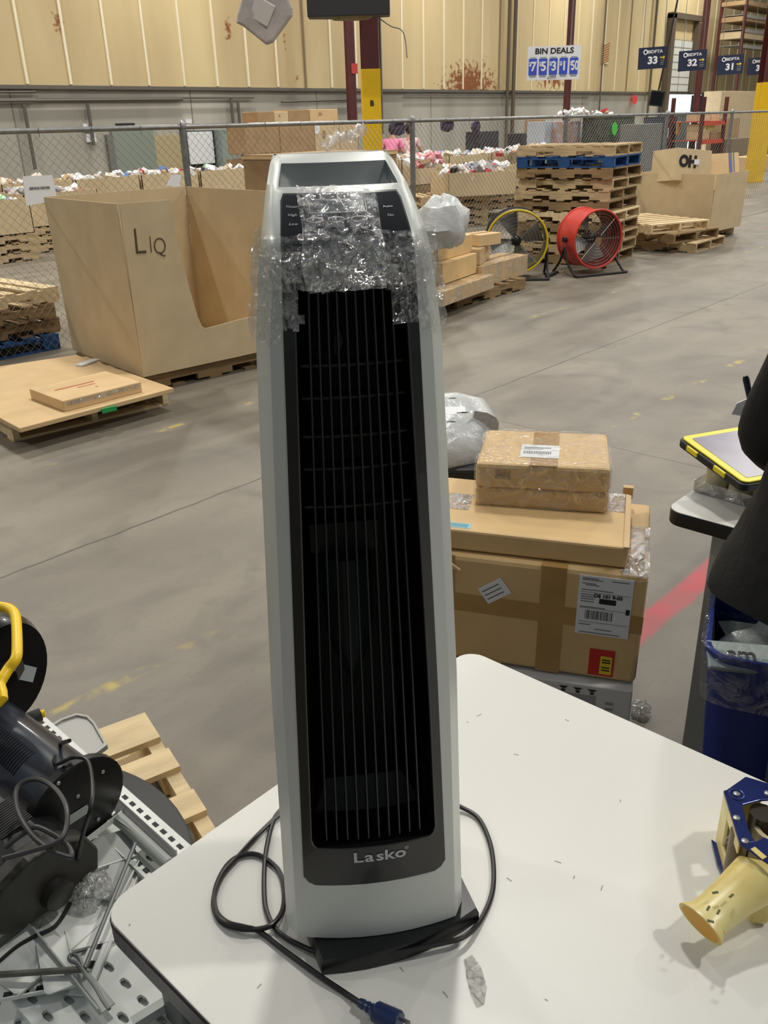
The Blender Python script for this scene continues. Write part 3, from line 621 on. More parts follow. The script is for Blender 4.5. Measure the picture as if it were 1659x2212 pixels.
# front row, left
bin_of_goods(4.85, 12.25, 1.2, 1.0, .37, .83, 'cardboard goods bin behind the fence, ending beside the LIQ bin', 3, pm=PAL)
bin_of_goods(3.55, 12.25, 1.2, 1.0, .37, .83, 'cardboard goods bin at the left picture edge behind fence', 3, pm=PAL)
bin_of_goods(6.3, 12.9, 1.2, 1.0, .37, .84, 'cardboard goods bin just behind the top of the LIQ bin', 3)
def row(name, xs, y0, z0, z1, Wd=1.0, n=90, L=1.25, where=''):
    for i, x0 in enumerate(xs):
        bin_of_goods(x0, y0, L, Wd, z0, z1, '%s goods bin %s' % (name[i], where), 0, n=n)
row(['leftmost brown', 'second brown', 'third brown', 'fourth brown', 'fifth brown'], [5.4 + 1.3 * k for k in range(5)], 14.4, .5, .92, n=80, where='in the far row along the concrete wall')
# pallet rows on which those stand: seen only as a dark base
for i, x0 in enumerate([5.4 + 1.3 * k for k in range(5)]):
    tag(M().box(x0, x0 + 1.25, 14.4, 15.4, 0, .498).build('bin_stand', WOODD), 'timber stand beneath the %s bin of the far row' % ('leftmost', 'second', 'third', 'fourth', 'fifth')[i], 'stand', 'low stands beneath the far goods bins')
# bins right of the heater top
q = fl(1030, 479); X0 = fl(929, 478).x
t = None
g0 = 'cardboard goods bin on four pallets right of the heater top'
bin_of_goods(11.95, 9.45, 1.2, 1.05, .49, .86, g0, 4, rz=math.radians(-34), n=0, pm=PAL, full=False)
B0 = fl(929, 479)
for k in range(2): pass
goods('loose_merchandise', 'white and cream goods heaped in the bin right of heater top', 12.2, 13.2, 9.2, 9.8, .79, 130)
bin_of_goods(13.4, 9.75, 1.25, 1.1, .49, .87, 'cardboard goods bin hidden partly by the tall pallet stack', 3, n=120, pm=PALD)
row(['near pale', 'second pale', 'third pale', 'fourth pale', 'fifth pale', 'last pale'], [12.6 + 1.55 * k for k in range(6)], 12.4, .45, .97, n=110, L=1.45, where='in the row beneath the maroon column')
for i, x0 in enumerate([12.6 + 1.55 * k for k in range(6)]):
    tag(M().box(x0, x0 + 1.45, 12.4, 13.4, 0, .448).build('bin_stand', WOODD), 'timber stand beneath the %s bin in the row by the maroon column' % ('nearest', 'second', 'third', 'fourth', 'fifth', 'last')[i], 'stand', 'low stands beneath the pale goods bins')
# nearer pallets just behind the fence, left of the LIQ bin
z_ = .38
pn = fl(135, 628, z_ + .1225)
for k, (src, lab) in enumerate([(PALB, 'dark blue bottom pallet just behind the fence at left'), (PALD, 'second pallet of the pile just behind the fence at left'), (PALD, 'third pallet of the pile just behind the fence at left'), (PALL, 'light slatted top pallet just behind the fence at left')]):
    c = pn + Vector((-.55, -.5, 0)); put_pallet(src, c.x + (.05 if k % 2 else 0), max(c.y, FY + .55) + .05 * (k == 1), k * .1225 + (0), math.radians(2 * k - 2), lab)
# brown cartons stacked behind the fence above the heater
Yb = 14.6
def wallbox(x0, y0, x1, y1, Y, D, lab, m_=CARD, name='cardboard_carton', cat='carton', spots=True, ground=False):
    a, b2 = aty(x0, y0, Y), aty(x1, y1, Y)
    if ground: b2.z = 0
    b3 = aty(x1, y0, Y); t = thing(name, lab, cat, (a.x, Y, b2.z))
    M().box(0, b3.x - a.x, 0, D, 0, a.z - b2.z).build('carton', m_, t, bevel=.01)
    if spots: M().box((b3.x - a.x) * .3, (b3.x - a.x) * .42, -.004, 0, (a.z - b2.z) * .5, (a.z - b2.z) * .75).build('dark_print', CARDD, t)
    return t
for x0, y0, x1, y1, m_, lab in [(556, 241, 592, 266, CARDD, 'small dark brown carton, leftmost on top of the far carton wall'), (592, 241, 622, 265, CARD, 'small tan carton second from left atop the far carton wall'), (622, 237, 668, 265, CARDD, 'dark brown carton third from left atop the far carton wall'), (669, 236, 729, 264, CARDL, 'light tan carton, rightmost atop the far carton wall')]:
    wallbox(x0, y0, x1, y1, Yb, .5, lab, m_)
for x0, x1, m_, lab in [(528, 602, CARDD, 'left brown carton in the lower course of the far carton wall'), (603, 678, CARDD, 'middle brown carton in the lower course of the far carton wall'), (679, 732, CARD, 'carton with white label, lower course of the far carton wall'), (733, 772, CARD, 'rightmost brown carton in the lower course of the carton wall')]:
    t = wallbox(x0, 266, x1, 330, Yb, .6, lab, m_)
    if x0 == 679: a, b2 = aty(684, 288, Yb - .01), aty(695, 302, Yb - .01); M().box(0, .14, -.006, -.001, .4, .58).build('white_label', WHITEP, t)
a = aty(528, 330, Yb); b2 = aty(772, 330, Yb)
tag(M().box(a.x, b2.x, Yb, Yb + .6, 0, b2.z - .002).build('storage_platform', WOODD), 'low timber platform carrying the far carton wall', 'platform')
# roll of bubble film behind the heater top
a, b2 = atd(700, 322, 8.6), atd(790, 272, 8.6)
tag(M().tube(smooth_path([a, a.lerp(b2, .3) + Vector((0, 0, .04)), a.lerp(b2, .6) - Vector((0, 0, .02)), b2], 6), [.05 + .02 * math.sin(k * 2.1) for k in range(19)], 9).build('crumpled_film', film('hanging_film', fac=.5, amp=.5, scale=20, white=.4), smooth=True), 'crumpled strip of clear film on the fence behind heater top', 'plastic film')

# ================================================================== PILE OF CARTONS LEFT OF THE YELLOW FAN
pc = fl(1118, 606, .122)
pallet_at(PALD, (7.78, 5.12), math.radians(1), 0, 'low pallet beneath the wrapped cartons beside the yellow fan', sx=-1)
SHINE = film('carton_wrap', fac=.12, amp=.55, scale=14, white=.15, rough=.2)
def carton(name, lab, x0, y0, z0, L, D, H, rz=0, m_=CARDN, wrap=False, bevel=.004):
    t = thing(name, lab, 'carton', (x0, y0, z0), rz); M().box(0, L, 0, D, 0, H).build('carton', m_, t, bevel=bevel)
    M().box(.0, L, D * .45, D * .45 + .06, H, H + .0012).box(-.001, L + .001, D * .45, D * .45 + .06, H * .45, H).build('tape_strip', TAPE, t)
    if wrap:
        e = .004; mm = M(); mm.box(-e, L + e, -e, D + e, .002, H + e); mm.build('clear_wrap', SHINE, t)
    return t
b0 = fl(1035, 653, .122)
carton('cardboard_carton', 'long low wrapped carton on the pallet, front of the pile', 6.05, 4.85, .123, 1.05, .42, .13, math.radians(10), CARDN, True)
carton('cardboard_carton', 'long wrapped carton with rounded end beside the yellow fan', 7.05, 5.15, .123, .95, .34, .2, math.radians(6), CARDN, True)
carton('cardboard_carton', 'flat carton at the back of the pile under the brown ones', 6.1, 5.38, .123, .9, .55, .13, math.radians(3), CARD, False)
t = carton('cardboard_carton', 'dark brown carton in the middle of the pile behind heater edge', 6.3, 5.05, .262, .75, .45, .19, math.radians(12), CARDN)
t = carton('cardboard_carton', 'upper brown carton with a blue stripe on the wrapped pile', 6.38, 5.16, .455, .68, .42, .17, math.radians(10), CARDN); M().box(.1, .5, .1, .16, .17, .1712).build('blue_stripe', mat('stripe_blue', (90, 100, 140), .5), t); M().box(.4, .62, .2, .36, .17, .1714).build('white_label', WHITEP, t)
carton('cardboard_carton', 'small wrapped carton on the right of the pile, near fan', 7.08, 5.2, .33, .5, .3, .15, math.radians(25), CARDN, True)
t = carton('cardboard_carton', 'small tilted carton atop the pile in front of the yellow fan', 7.2, 5.3, .486, .3, .25, .11, math.radians(-10), CARDL); 
# polythene bag resting on the pile
def blob_bag(name, lab, cat, c, dims, m_, seed=1, n=22, amp=.22, rot=0):
    mm = M(); rings = []
    for i in range(n // 2 + 1):
        ph = math.pi * (i / (n // 2)) * .96 + .04
        ring = []
        for j in range(n):
            th = 2 * math.pi * j / n; d = Vector((math.sin(ph) * math.cos(th), math.sin(ph) * math.sin(th), math.cos(ph)))
            r_ = 1 + amp * noise.noise(d * 2.2 + Vector((seed, 0, 0))) + amp * .5 * noise.noise(d * 6 + Vector((0, seed, 0)))
            ring.append(Vector((d.x * dims[0] * r_, d.y * dims[1] * r_, max(-dims[2] * .8, d.z * dims[2] * r_))))
        rings.append([Vector(c) + rotz(rot) @ p for p in ring])
    mm.loft(rings); return tag(mm.build(name, m_, smooth=True), lab, cat)
pb = atd(955, 490, 8.0); pb.z = .80
blob_bag('poly_bag', 'translucent white poly bag slumped on the carton pile beside the heater', 'plastic bag', pb, (.25, .22, .24), mat('milky_poly', (196, 198, 196), .3, var=.12, scale=12, bump=.6, bscale=18), 3, amp=.32)

# ================================================================== DRUM FANS
def drum_fan(name, lab, base, face, R_, D, shell, rim, stand_h, guard=True, inner=None):
    """base = floor point under the drum, face = unit vector the outlet faces"""
    t = thing(name, lab, 'fan', (base.x, base.y, 0), 0)
    f_ = Vector(face).normalized(); s_ = Vector((0, 0, 1)).cross(f_).normalized()
    c = Vector((0, 0, R_ + stand_h)); T = frame(c, s_, f_.cross(s_) * -1 if False else Vector((0, 0, 1)))   # x side, y up, z = x cross y
    zz = T.to_3x3() @ Vector((0, 0, 1)); sg = 1 if zz.dot(f_) > 0 else -1
    prof = [(R_, -D / 2), (R_, D / 2), (R_ - .012, D / 2), (R_ - .012, -D / 2), (R_, -D / 2)]
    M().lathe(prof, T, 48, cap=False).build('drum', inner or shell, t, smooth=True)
    M().lathe([(R_ + .002, -D / 2 + .01), (R_ + .002, D / 2 - .01)], T, 48, cap=False).build('outer_shell', shell, t, smooth=True)
    for z_ in (-D / 2, D / 2):
        M().tube([T @ Vector(((R_ + .004) * math.cos(a), (R_ + .004) * math.sin(a), z_)) for a in [2 * math.pi * k / 48 for k in range(48)]], .012, 8, closed=True).build('rim', rim if z_ * sg > 0 else shell, t, smooth=True)
    gm = M()
    for z_ in (D / 2 - .005, -D / 2 + .005):
        for r_ in [R_ * k / 9 for k in range(2, 9)]:
            gm.tube([T @ Vector((r_ * math.cos(a), r_ * math.sin(a), z_)) for a in [2 * math.pi * k / 40 for k in range(40)]], .0018, 4, closed=True)
        for k in range(8):
            a = 2 * math.pi * k / 8; gm.tube([T @ Vector((.05 * math.cos(a), .05 * math.sin(a), z_)), T @ Vector((R_ * math.cos(a), R_ * math.sin(a), z_))], .0025, 4)
    gm.build('guard_grille', GALV, t)
    for k in range(4):
        a = 2 * math.pi * k / 4 + .35; bm_ = M(); vs = []
        for i in range(7):
            r_ = .05 + (R_ - .075) * i / 6; wv = .5 - .14 * i / 6
            for s2 in (-1, 1): vs.append(T @ Vector((r_ * math.cos(a + s2 * wv), r_ * math.sin(a + s2 * wv), sg * (s2 * .05 - .01) + .004)))
        vs2 = [v + zz * .003 for v in vs]; n = len(vs); fs = []
        for i in range(6):
            fs.append((2 * i, 2 * i + 1, 2 * i + 3, 2 * i + 2)); fs.append((n + 2 * i, n + 2 * i + 2, n + 2 * i + 3, n + 2 * i + 1))
            fs.append((2 * i, 2 * i + 2, n + 2 * i + 2, n + 2 * i)); fs.append((2 * i + 1, n + 2 * i + 1, n + 2 * i + 3, 2 * i + 3))
        bm_.add(vs + vs2, fs); bm_.build('blade', mat('fan_blade', (170, 170, 166), .4, metal=.6), t, smooth=True)
    M().lathe([(0, -.09), (.055, -.08), (.055, .05), (.03, .07), (0, .075)], T, 16).build('motor_hub', BLACK, t, smooth=True)
    for s2 in (-1, 1):
        a = s_ * s2 * (R_ + .02); zc = c.z * .78
        st = M(); st.tube(smooth_path([a + Vector((0, 0, zc)), a + f_ * .07 + Vector((0, 0, zc * .5)), a + f_ * .19 + Vector((0, 0, .05)), a + f_ * .24 + Vector((0, 0, .014)), a + f_ * .3 + Vector((0, 0, .014))]), .014, 8)
        st.tube(smooth_path([a + Vector((0, 0, zc)), a - f_ * .07 + Vector((0, 0, zc * .5)), a - f_ * .16 + Vector((0, 0, .05)), a - f_ * .2 + Vector((0, 0, .014)), a - f_ * .1 + Vector((0, 0, .014))]), .014, 8)
        st.build('leg', BLACKM, t, smooth=True)
        M().lathe([(0, -.02), (.03, -.02), (.03, .02), (0, .02)], frame(a + Vector((0, 0, c.z)), f_, Vector((0, 0, 1))), 10).build('knob', BLACKM, t)
    M().tube([s_ * -(R_ + .02) + f_ * .29 + Vector((0, 0, .014)), s_ * (R_ + .02) + f_ * .29 + Vector((0, 0, .014))], .014, 8).build('floor_bar', BLACKM, t, smooth=True)
    return t
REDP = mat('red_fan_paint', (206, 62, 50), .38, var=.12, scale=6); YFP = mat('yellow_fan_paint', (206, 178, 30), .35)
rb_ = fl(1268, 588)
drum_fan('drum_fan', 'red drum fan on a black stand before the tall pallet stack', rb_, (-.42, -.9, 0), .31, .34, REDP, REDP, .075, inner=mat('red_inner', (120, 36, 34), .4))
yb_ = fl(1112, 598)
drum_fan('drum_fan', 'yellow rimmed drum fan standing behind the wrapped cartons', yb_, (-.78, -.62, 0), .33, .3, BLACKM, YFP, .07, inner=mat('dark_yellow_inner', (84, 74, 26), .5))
a = fl(1190, 596); tag(M().box(-.12, .12, -.03, .03, 0, .03, 0, Matrix.Translation(a) @ rotz(.2)).build('floor_scrap', BLACKM, bevel=.01), 'flat dark scrap on the floor between the two drum fans', 'scrap')

# ================================================================== FAR RIGHT: racks, counters
RKR = mat('rack_red', (196, 66, 44), .5)
def rack(lab, x0, x1, Y, zs, D=1.0, m_=RKR, fill=True):
    t = thing('storage_rack', lab, 'rack', (0, 0, 0))
    for xx in (x0, x1):
        for yy in (Y, Y + D): M().box(xx - .05, xx + .05, yy - .05, yy + .05, 0, zs[-1] + .7).build('upright', MAROON, t)
    for z in zs: M().box(x0, x1, Y - .05, Y + .0, z - .12, z).box(x0, x1, Y, Y + D, z - .02, z).build('shelf_beam', m_, t)
    return t
xa, xb = aty(1512, 300, 12.5).x, aty(1560, 300, 12.5).x
rack('red beamed storage rack right of the bright doorway', xa, xb, 12.5, [aty(1530, 302, 12.5).z, aty(1530, 262, 12.5).z])
rr = random.Random(5)
for k, (x0, y0, x1, y1, m_, lab) in enumerate([(1516, 282, 1534, 301, CARD, 'brown carton on the lower red beam of the rack'), (1536, 286, 1556, 301, CARDD, 'darker carton beside it on the lower red beam'), (1516, 246, 1536, 261, CARD, 'brown carton on the upper beam of the red rack'), (1538, 246, 1556, 261, CARDL, 'light carton on the upper beam of the red rack'), (1517, 268, 1527, 282, mat('cream_bag', (232, 220, 170), .5), 'cream package on the rack above the lower carton'), (1529, 266, 1546, 280, mat('yellow_pack', (214, 200, 80), .5), 'yellow package in the middle of the red rack')]):
    wallbox(x0, y0, x1, y1, 12.6, .5, lab, m_, spots=False)
def sheet_box(lab, name, cat, x0, y0, x1, y1, Y, D, m_):
    a, b2, b3 = aty(x0, y0, Y), aty(x1, y1, Y), aty(x1, y0, Y); return tag(M().box(a.x, b3.x, Y, Y + D, 0 if 'poster' not in name and 'notice' not in name else b2.z, a.z).build(name, m_, bevel=.01), lab, cat)
sheet_box('dark navy vending cabinet left of the grey pillar beyond the fence', 'display_cabinet', 'cabinet', 1441, 252, 1464, 312, 13.6, .8, mat('navy_cab', (44, 50, 72), .4))
sheet_box('grey pillar box beneath the bright doorway beyond the fence', 'grey_locker', 'locker', 1473, 247, 1492, 316, 14.2, .8, mat('locker_grey', (96, 104, 104), .5))
sheet_box('small pink and white poster on the navy cabinet', 'poster', 'poster', 1444, 277, 1453, 298, 13.55, .02, WHITEP)
sheet_box('small orange and white poster on the navy cabinet', 'poster', 'poster', 1463, 263, 1472, 290, 13.3, .02, mat('poster_orange', (222, 170, 110), .5))
t_ = sheet_box('dark board with white writing on the wall right of the doorway', 'notice_board', 'board', 1495, 206, 1562, 240, 17.93, .07, mat('board_dark', (70, 62, 70), .6))
o = aty(1530, 214, 17.55); text('BIDFTA RULES', .3, frame(o, (1, 0, 0), (0, 0, 1)), WHITEP, t_, bold=.01) if False else None
for k, (x0, y0, x1, y1, m_, lab) in enumerate([(1612, 0, 1659, 30, CARDD, 'topmost brown pallet load on the rack at the upper right edge'), (1609, 34, 1659, 62, CARDD, 'middle brown pallet load on the rack at the upper right edge'), (1606, 66, 1659, 96, CARD, 'third brown pallet load on the rack at the right edge')]):
    wallbox(x0, y0, x1 + 60, y1, 16.0, 1.0, lab, m_, spots=False, name='pallet_load', cat='load')
a = aty(1606, 205, 16.2); rack('tall storage rack at the far right edge holding brown loads', aty(1601, 100, 16).x, aty(1736, 100, 16).x, 16.0, [aty(1620, 98, 16).z, aty(1620, 64, 16).z, aty(1620, 32, 16).z], m_=mat('rack_grey', (150, 146, 136), .5))
for k, (x0, y0, x1, y1, Y, m_, lab) in enumerate([(1575, 255, 1600, 300, 12.8, CARDD, 'brown load behind the fence between the post and yellow column'), (1582, 300, 1640, 380, 12.2, mat('brown_grey_load', (128, 110, 86), .7), 'grey brown load low behind the fence by the yellow column'), (1560, 196, 1640, 240, 15.0, CARD, 'tan carton load below sign 30 and left of yellow column'), (1625, 340, 1670, 365, 10.5, CARDL, 'light brown tray at the right edge beyond the yellow column')]):
    wallbox(x0, y0, x1, y1, Y, .7, lab, m_, spots=False, name='pallet_load', cat='load', ground=True)
# shelving and goods seen through the mesh, centre right
for k, (x0, y0, x1, y1, Y, m_, lab, nm, ct) in enumerate([
    (1178, 262, 1222, 325, 12.0, mat('pale_blue_panel', (176, 182, 190), .5), 'pale blue grey upright panel behind the mesh left of post', 'display_board', 'board'),
    (1256, 262, 1300, 325, 12.0, mat('pale_blue_panel', (176, 182, 190), .5), 'pale blue grey upright panel behind the mesh right of post', 'display_board', 'board'),
    (1300, 252, 1372, 322, 11.0, mat('dark_green_rack', (74, 78, 66), .7, var=.7, scale=14), 'dark cluttered rack behind the mesh and the green tag', 'goods_rack', 'rack'),
    (1384, 268, 1432, 335, 10.0, mat('grey_roll', (110, 110, 108), .6), 'grey metal cabinet behind the fence corner post', 'metal_cabinet', 'cabinet'),
    (1225, 262, 1255, 328, 11.6, mat('blue_tan_goods', (150, 150, 160), .6, var=.8, scale=9, rgb2=(170, 120, 80)), 'blue and tan merchandise stacked behind the fence post', 'goods_rack', 'rack'),
    (1040, 284, 1078, 330, 14.0, mat('dark_goods', (70, 66, 74), .6, var=.7, scale=16), 'dark cart of goods against the concrete wall, left one', 'goods_cart', 'cart'),
    (1130, 288, 1176, 326, 14.0, mat('dark_goods', (70, 66, 74), .6, var=.7, scale=16), 'dark cart of goods against the concrete wall, right one', 'goods_cart', 'cart'),
    (1166, 258, 1178, 325, 14.5, CARDD, 'narrow brown upright carton beside the pale panel', 'cardboard_carton', 'carton')]):
    sheet_box(lab, nm, ct, x0, y0, x1, y1, Y, .5, m_)
p = aty(1255, 238, 11.5)
goods('loose_merchandise', 'bright oddments standing on the shelf top above the fence rail', aty(1225, 246, 11.3).x, aty(1330, 246, 11.3).x, 11.3, 11.6, aty(1280, 248, 11.3).z, 40, hmax=.1)
goods('loose_merchandise', 'row of small white goods along the far bins by the carts', aty(1010, 330, 13).x, aty(1110, 330, 13).x, 11.9, 12.3, .98, 90, hmax=.08)

# ================================================================== PEOPLE FAR OFF
def skin_mesh(name, joints, edges, root, m_, parent=None, sub=2):
    names = list(joints); vs = [Vector(joints[n][0]) for n in names]; es = [(names.index(a), names.index(b2)) for a, b2 in edges]
    me = bpy.data.meshes.new(name); me.from_pydata(vs, es, []); me.update(); me.materials.append(m_)
    o = bpy.data.objects.new(name, me); COL.objects.link(o)
    o.modifiers.new('skin', 'SKIN')
    if not me.skin_vertices: me.attributes.new  # layer is made by the modifier below
    bm = bmesh.new(); bm.from_mesh(me); ly = bm.verts.layers.skin.verify(); bm.verts.ensure_lookup_table()
    for i, n in enumerate(names):
        r_ = joints[n][1]; bm.verts[i][ly].radius = r_ if isinstance(r_, tuple) else (r_, r_); bm.verts[i][ly].use_root = (n == root)
    bm.to_mesh(me); bm.free()
    sb_ = o.modifiers.new('sub', 'SUBSURF'); sb_.levels = sub; sb_.render_levels = sub
    o.modifiers['skin'].use_smooth_shade = True
    if parent: o.parent = parent
    return o
SKIN = mat('skin', (186, 134, 108), .55); HAIRD = mat('dark_hair', (38, 30, 26), .6)
def figure(name, lab, loc, rz, top, bottom, hair, lean=.25, arms=((.22, .32, 1.02), (-.2, .34, 1.05)), s=1.0):
    t = thing('person', lab, 'person', loc, rz); t.scale = (s, s, s)
    hd = Vector((0, lean * .75, 1.5)); nk = Vector((0, lean * .6, 1.36)); ch = Vector((0, lean * .5, 1.2)); wa = Vector((0, lean * .1, 1.0)); pe = Vector((0, 0, .9))
    J = {'pel': (pe, (.13, .1)), 'waist': (wa, (.12, .09)), 'chest': (ch, (.15, .1)), 'neck': (nk, .05), 'chin': (hd - Vector((0, -.01, .06)), .06), 'head': (hd + Vector((0, .01, .03)), (.08, .09)), 'crown': (hd + Vector((0, 0, .1)), .06)}
    E = [('pel', 'waist'), ('waist', 'chest'), ('chest', 'neck'), ('neck', 'chin'), ('chin', 'head'), ('head', 'crown')]
    for sd, hnd in ((1, arms[0]), (-1, arms[1])):
        n = 'LR'[sd < 0]; sh = ch + Vector((.18 * sd, 0, .08)); h2 = Vector(hnd); el = (sh + h2) / 2 + Vector((.07 * sd, -.1, -.12))
        J.update({'sh' + n: (sh, .055), 'el' + n: (el, .04), 'wr' + n: (h2, .028), 'hd' + n: (h2 + Vector((0, .08, -.01)), .03), 'hip' + n: (Vector((.1 * sd, 0, .84)), .085), 'kn' + n: (Vector((.11 * sd, .03, .47)), .058), 'an' + n: (Vector((.11 * sd, -.02, .09)), .04), 'ft' + n: (Vector((.12 * sd, .13, .04)), .04)})
        E += [('chest', 'sh' + n), ('sh' + n, 'el' + n), ('el' + n, 'wr' + n), ('wr' + n, 'hd' + n), ('pel', 'hip' + n), ('hip' + n, 'kn' + n), ('kn' + n, 'an' + n), ('an' + n, 'ft' + n)]
    skin_mesh('body', J, E, 'pel', SKIN, t)
    e = .014; g = lambda k, ex=e: (J[k][0], (J[k][1][0] + ex, J[k][1][1] + ex) if isinstance(J[k][1], tuple) else J[k][1] + ex)
    sj = {k: g(k) for k in ('waist', 'chest', 'shL', 'shR')}; sj['hem'] = (pe + Vector((0, 0, -.02)), (.145, .115)); sj['nk'] = (nk - Vector((0, 0, .04)), .06)
    for n in 'LR': sj['sl' + n] = (J['sh' + n][0].lerp(J['el' + n][0], .7), .058)
    skin_mesh('shirt', sj, [('hem', 'waist'), ('waist', 'chest'), ('chest', 'nk'), ('chest', 'shL'), ('chest', 'shR'), ('shL', 'slL'), ('shR', 'slR')], 'chest', top, t)
    pj = {k: g(k) for k in ('pel', 'hipL', 'hipR', 'knL', 'knR')}; pj['aL'] = (J['anL'][0] + Vector((0, 0, .03)), .055); pj['aR'] = (J['anR'][0] + Vector((0, 0, .03)), .055)
    skin_mesh('trousers', pj, [('pel', 'hipL'), ('pel', 'hipR'), ('hipL', 'knL'), ('hipR', 'knR'), ('knL', 'aL'), ('knR', 'aR')], 'pel', bottom, t)
    hm = M(); hm.lathe([(.02, .125), (.07, .11), (.1, .06), (.104, 0), (.085, -.06), (.06, -.1)], Matrix.Translation(hd + Vector((0, -.025, .03))), 14); hm.build('hair', hair, t, smooth=True)
    return t
PINK = mat('pink_shirt', (226, 130, 164), .8); WTOP = mat('white_pink_top', (226, 208, 206), .8, var=.3, scale=20, rgb2=(206, 140, 150)); JEAN = mat('dark_trousers', (50, 52, 66), .8)
p = aty(843, 300, 13.9); figure('person', 'person in a bright pink top bending over a bin behind the heater', (p.x, p.y, 0), math.radians(-60), PINK, JEAN, HAIRD, lean=.45)
p = aty(884, 300, 14.1); figure('person', 'person in a white top with dark hair, by the fence post', (p.x, p.y, 0), math.radians(-50), WTOP, JEAN, HAIRD, lean=.3)
goods('loose_merchandise', 'pink and red goods heaped near the two shoppers', aty(890, 350, 12).x, aty(930, 350, 12).x, 11.6, 12.1, .88, 60, wts=(3, 1, .3, 2, 6, .3, .2, .1, 1))
# ================================================================== MAIN TABLE
TZ = .76
def rounded(x0, x1, y0, y1, r_, n=6):
    out = []
    for cx, cy, a0 in ((x1 - r_, y0 + r_, -90), (x1 - r_, y1 - r_, 0), (x0 + r_, y1 - r_, 90), (x0 + r_, y0 + r_, 180)):
        for k in range(n + 1): a = math.radians(a0 + 90 * k / n); out.append((cx + r_ * math.cos(a), cy + r_ * math.sin(a)))
    return out
def work_table(name, lab, x0, x1, y0, y1, topz, thick=.03, r_=.035, legs=True, leg_m=STEEL, inset=.06, lk=1.0, lw_=.022):
    t = thing(name, lab, 'table', (0, 0, 0))
    M().prism(rounded(x0, x1, y0, y1, r_), .003, Matrix.Translation((0, 0, topz - .003))).build('laminate_top', TABW, t, bevel=.001)
    M().prism(rounded(x0 - .0015, x1 + .0015, y0 - .0015, y1 + .0015, r_), thick, Matrix.Translation((0, 0, topz - .0035 - thick))).build('edge_band', mat('table_edge', (16, 16, 18), .35), t, bevel=.004)
    zt_ = topz - .0035 - thick
    for xx in (x0 + inset, x1 - inset):
        for yy in (y0 + inset * lk, y1 - inset * lk):
            l = M(); l.box(xx - lw_, xx + lw_, yy - lw_, yy + lw_, 0.0, zt_)
            l.build('leg', leg_m, t, bevel=.003); 
    M().box(x0 + inset - .02, x1 - inset + .02, y0 + inset * lk - .015, y0 + inset * lk + .015, zt_ - .05, zt_).box(x0 + inset - .02, x1 - inset + .02, y1 - inset * lk - .015, y1 - inset * lk + .015, zt_ - .05, zt_).build('apron_rail', leg_m, t)
    return t
TABW = mat('table_white', (224, 222, 214), .38, var=.035, scale=2.5, bump=.02, bscale=200)
work_table('work_table', 'white laminate table with a black edge carrying the tower heater', .306, 1.046, -1.05, .779, TZ, thick=.036)
# dust, scratches and a peeled tape remnant
sc = M(); rs = random.Random(11)
for (x, y) in [(868, 2094), (885, 2028), (1000, 1925), (760, 2160), (1205, 1862), (1240, 1895), (1300, 1918), (1010, 1560), (1035, 1545), (1115, 1630), (280, 1998), (1180, 2160), (1340, 1730), (560, 2130), (962, 2148), (1225, 1556), (1100, 1900)]:
    p = fl(x, y, TZ); a = rs.uniform(0, 3); l = rs.uniform(.0015, .005); sc.box(-l, l, -.0006, .0006, 0, .0003, 0, Matrix.Translation(p) @ rotz(a))
sc_o = tag(sc.build('table_scuffs', mat('scuff', (158, 154, 148), .7)), 'tiny dark scuffs and crumbs on the white tabletop around the heater', 'scuffs', kind='stuff')
pp = [fl(x, y, TZ + .0012) for x, y in ((1002, 2072), (1020, 2062), (1040, 2090), (1052, 2132), (1046, 2168), (1030, 2176), (1018, 2150), (1008, 2112))]
tag(M().loft([[p - Vector((0, 0, .001)) for p in pp], pp]).build('peeled_tape', film('old_tape', fac=.15, amp=.3, scale=60, white=.8)), 'peeled scrap of clear tape stuck on the table right of the heater foot', 'tape scrap')

# ================================================================== TOWER HEATER
HE = Vector((.76, -.649, 0)).normalized(); HN = Vector((.649, .761, 0)).normalized()
HO = Vector((.505, .493, TZ)) - HE * .0065
Hrz = math.atan2(HE.y, HE.x)
heater = thing('tower_heater', 'tall silver and black ceramic tower heater standing on the white table', 'heater', HO, Hrz)
SILV = mat('silver_plastic', (208, 211, 204), .36, metal=.1, var=.03, scale=4)
SILVB = mat('silver_bright', (196, 200, 200), .3, metal=.3)
HB = mat('heater_black', (17, 18, 18), .3, coat=.2); HBG = mat('heater_black_gloss', (8, 9, 10), .08, coat=.5)
def interp(tab, z):
    for (a, va), (b2, vb) in zip(tab, tab[1:]):
        if z <= b2: return va + (vb - va) * max(0, (z - a)) / (b2 - a)
    return tab[-1][1]
HW = [(.0, .1045), (.35, .0955), (.6, .0845), (.70, .0795), (.75, .0735), (.785, .0675), (.81, .0625), (.8315, .0565), (.838, .053)]
YFt = [(0, 0), (.765, .0), (.776, .004), (.785, .0135), (.800, .037), (.812, .060), (.815, .066), (.8315, .112), (.835, .124), (.8385, .14)]
DPT = [(0, .168), (.7, .165), (.8, .172), (.8385, .176)]
PW = [(.0, .081), (.104, .066), (.108, .0735), (.116, .0785), (.35, .0705), (.70, .0560), (.775, .0525), (.806, .0495), (.811, .047), (.813, .042), (.8155, .050), (.8175, .054), (.832, .0475), (.835, .045)]
BOW = .016
def zz(px_, py_): return pl(px_, py_, HO, HN).z - TZ
ZS = [.022, .03, .06, .104, .108, .112, .116, .14, .158, .162, .17, .2, .25, .3, .35, .4, .45, .5, .55, .6, .65, .68, .70, .72, .742, .755, .765, .770, .776, .785, .792, .800, .806, .811, .813, .8155, .8175, .822, .827, .8305, .832, .835, .8385]
NA = 9
def cham(z): return .0125 if z < .78 else (.0125 - .005 * (z - .78) / .02 if z < .8 else .0075)
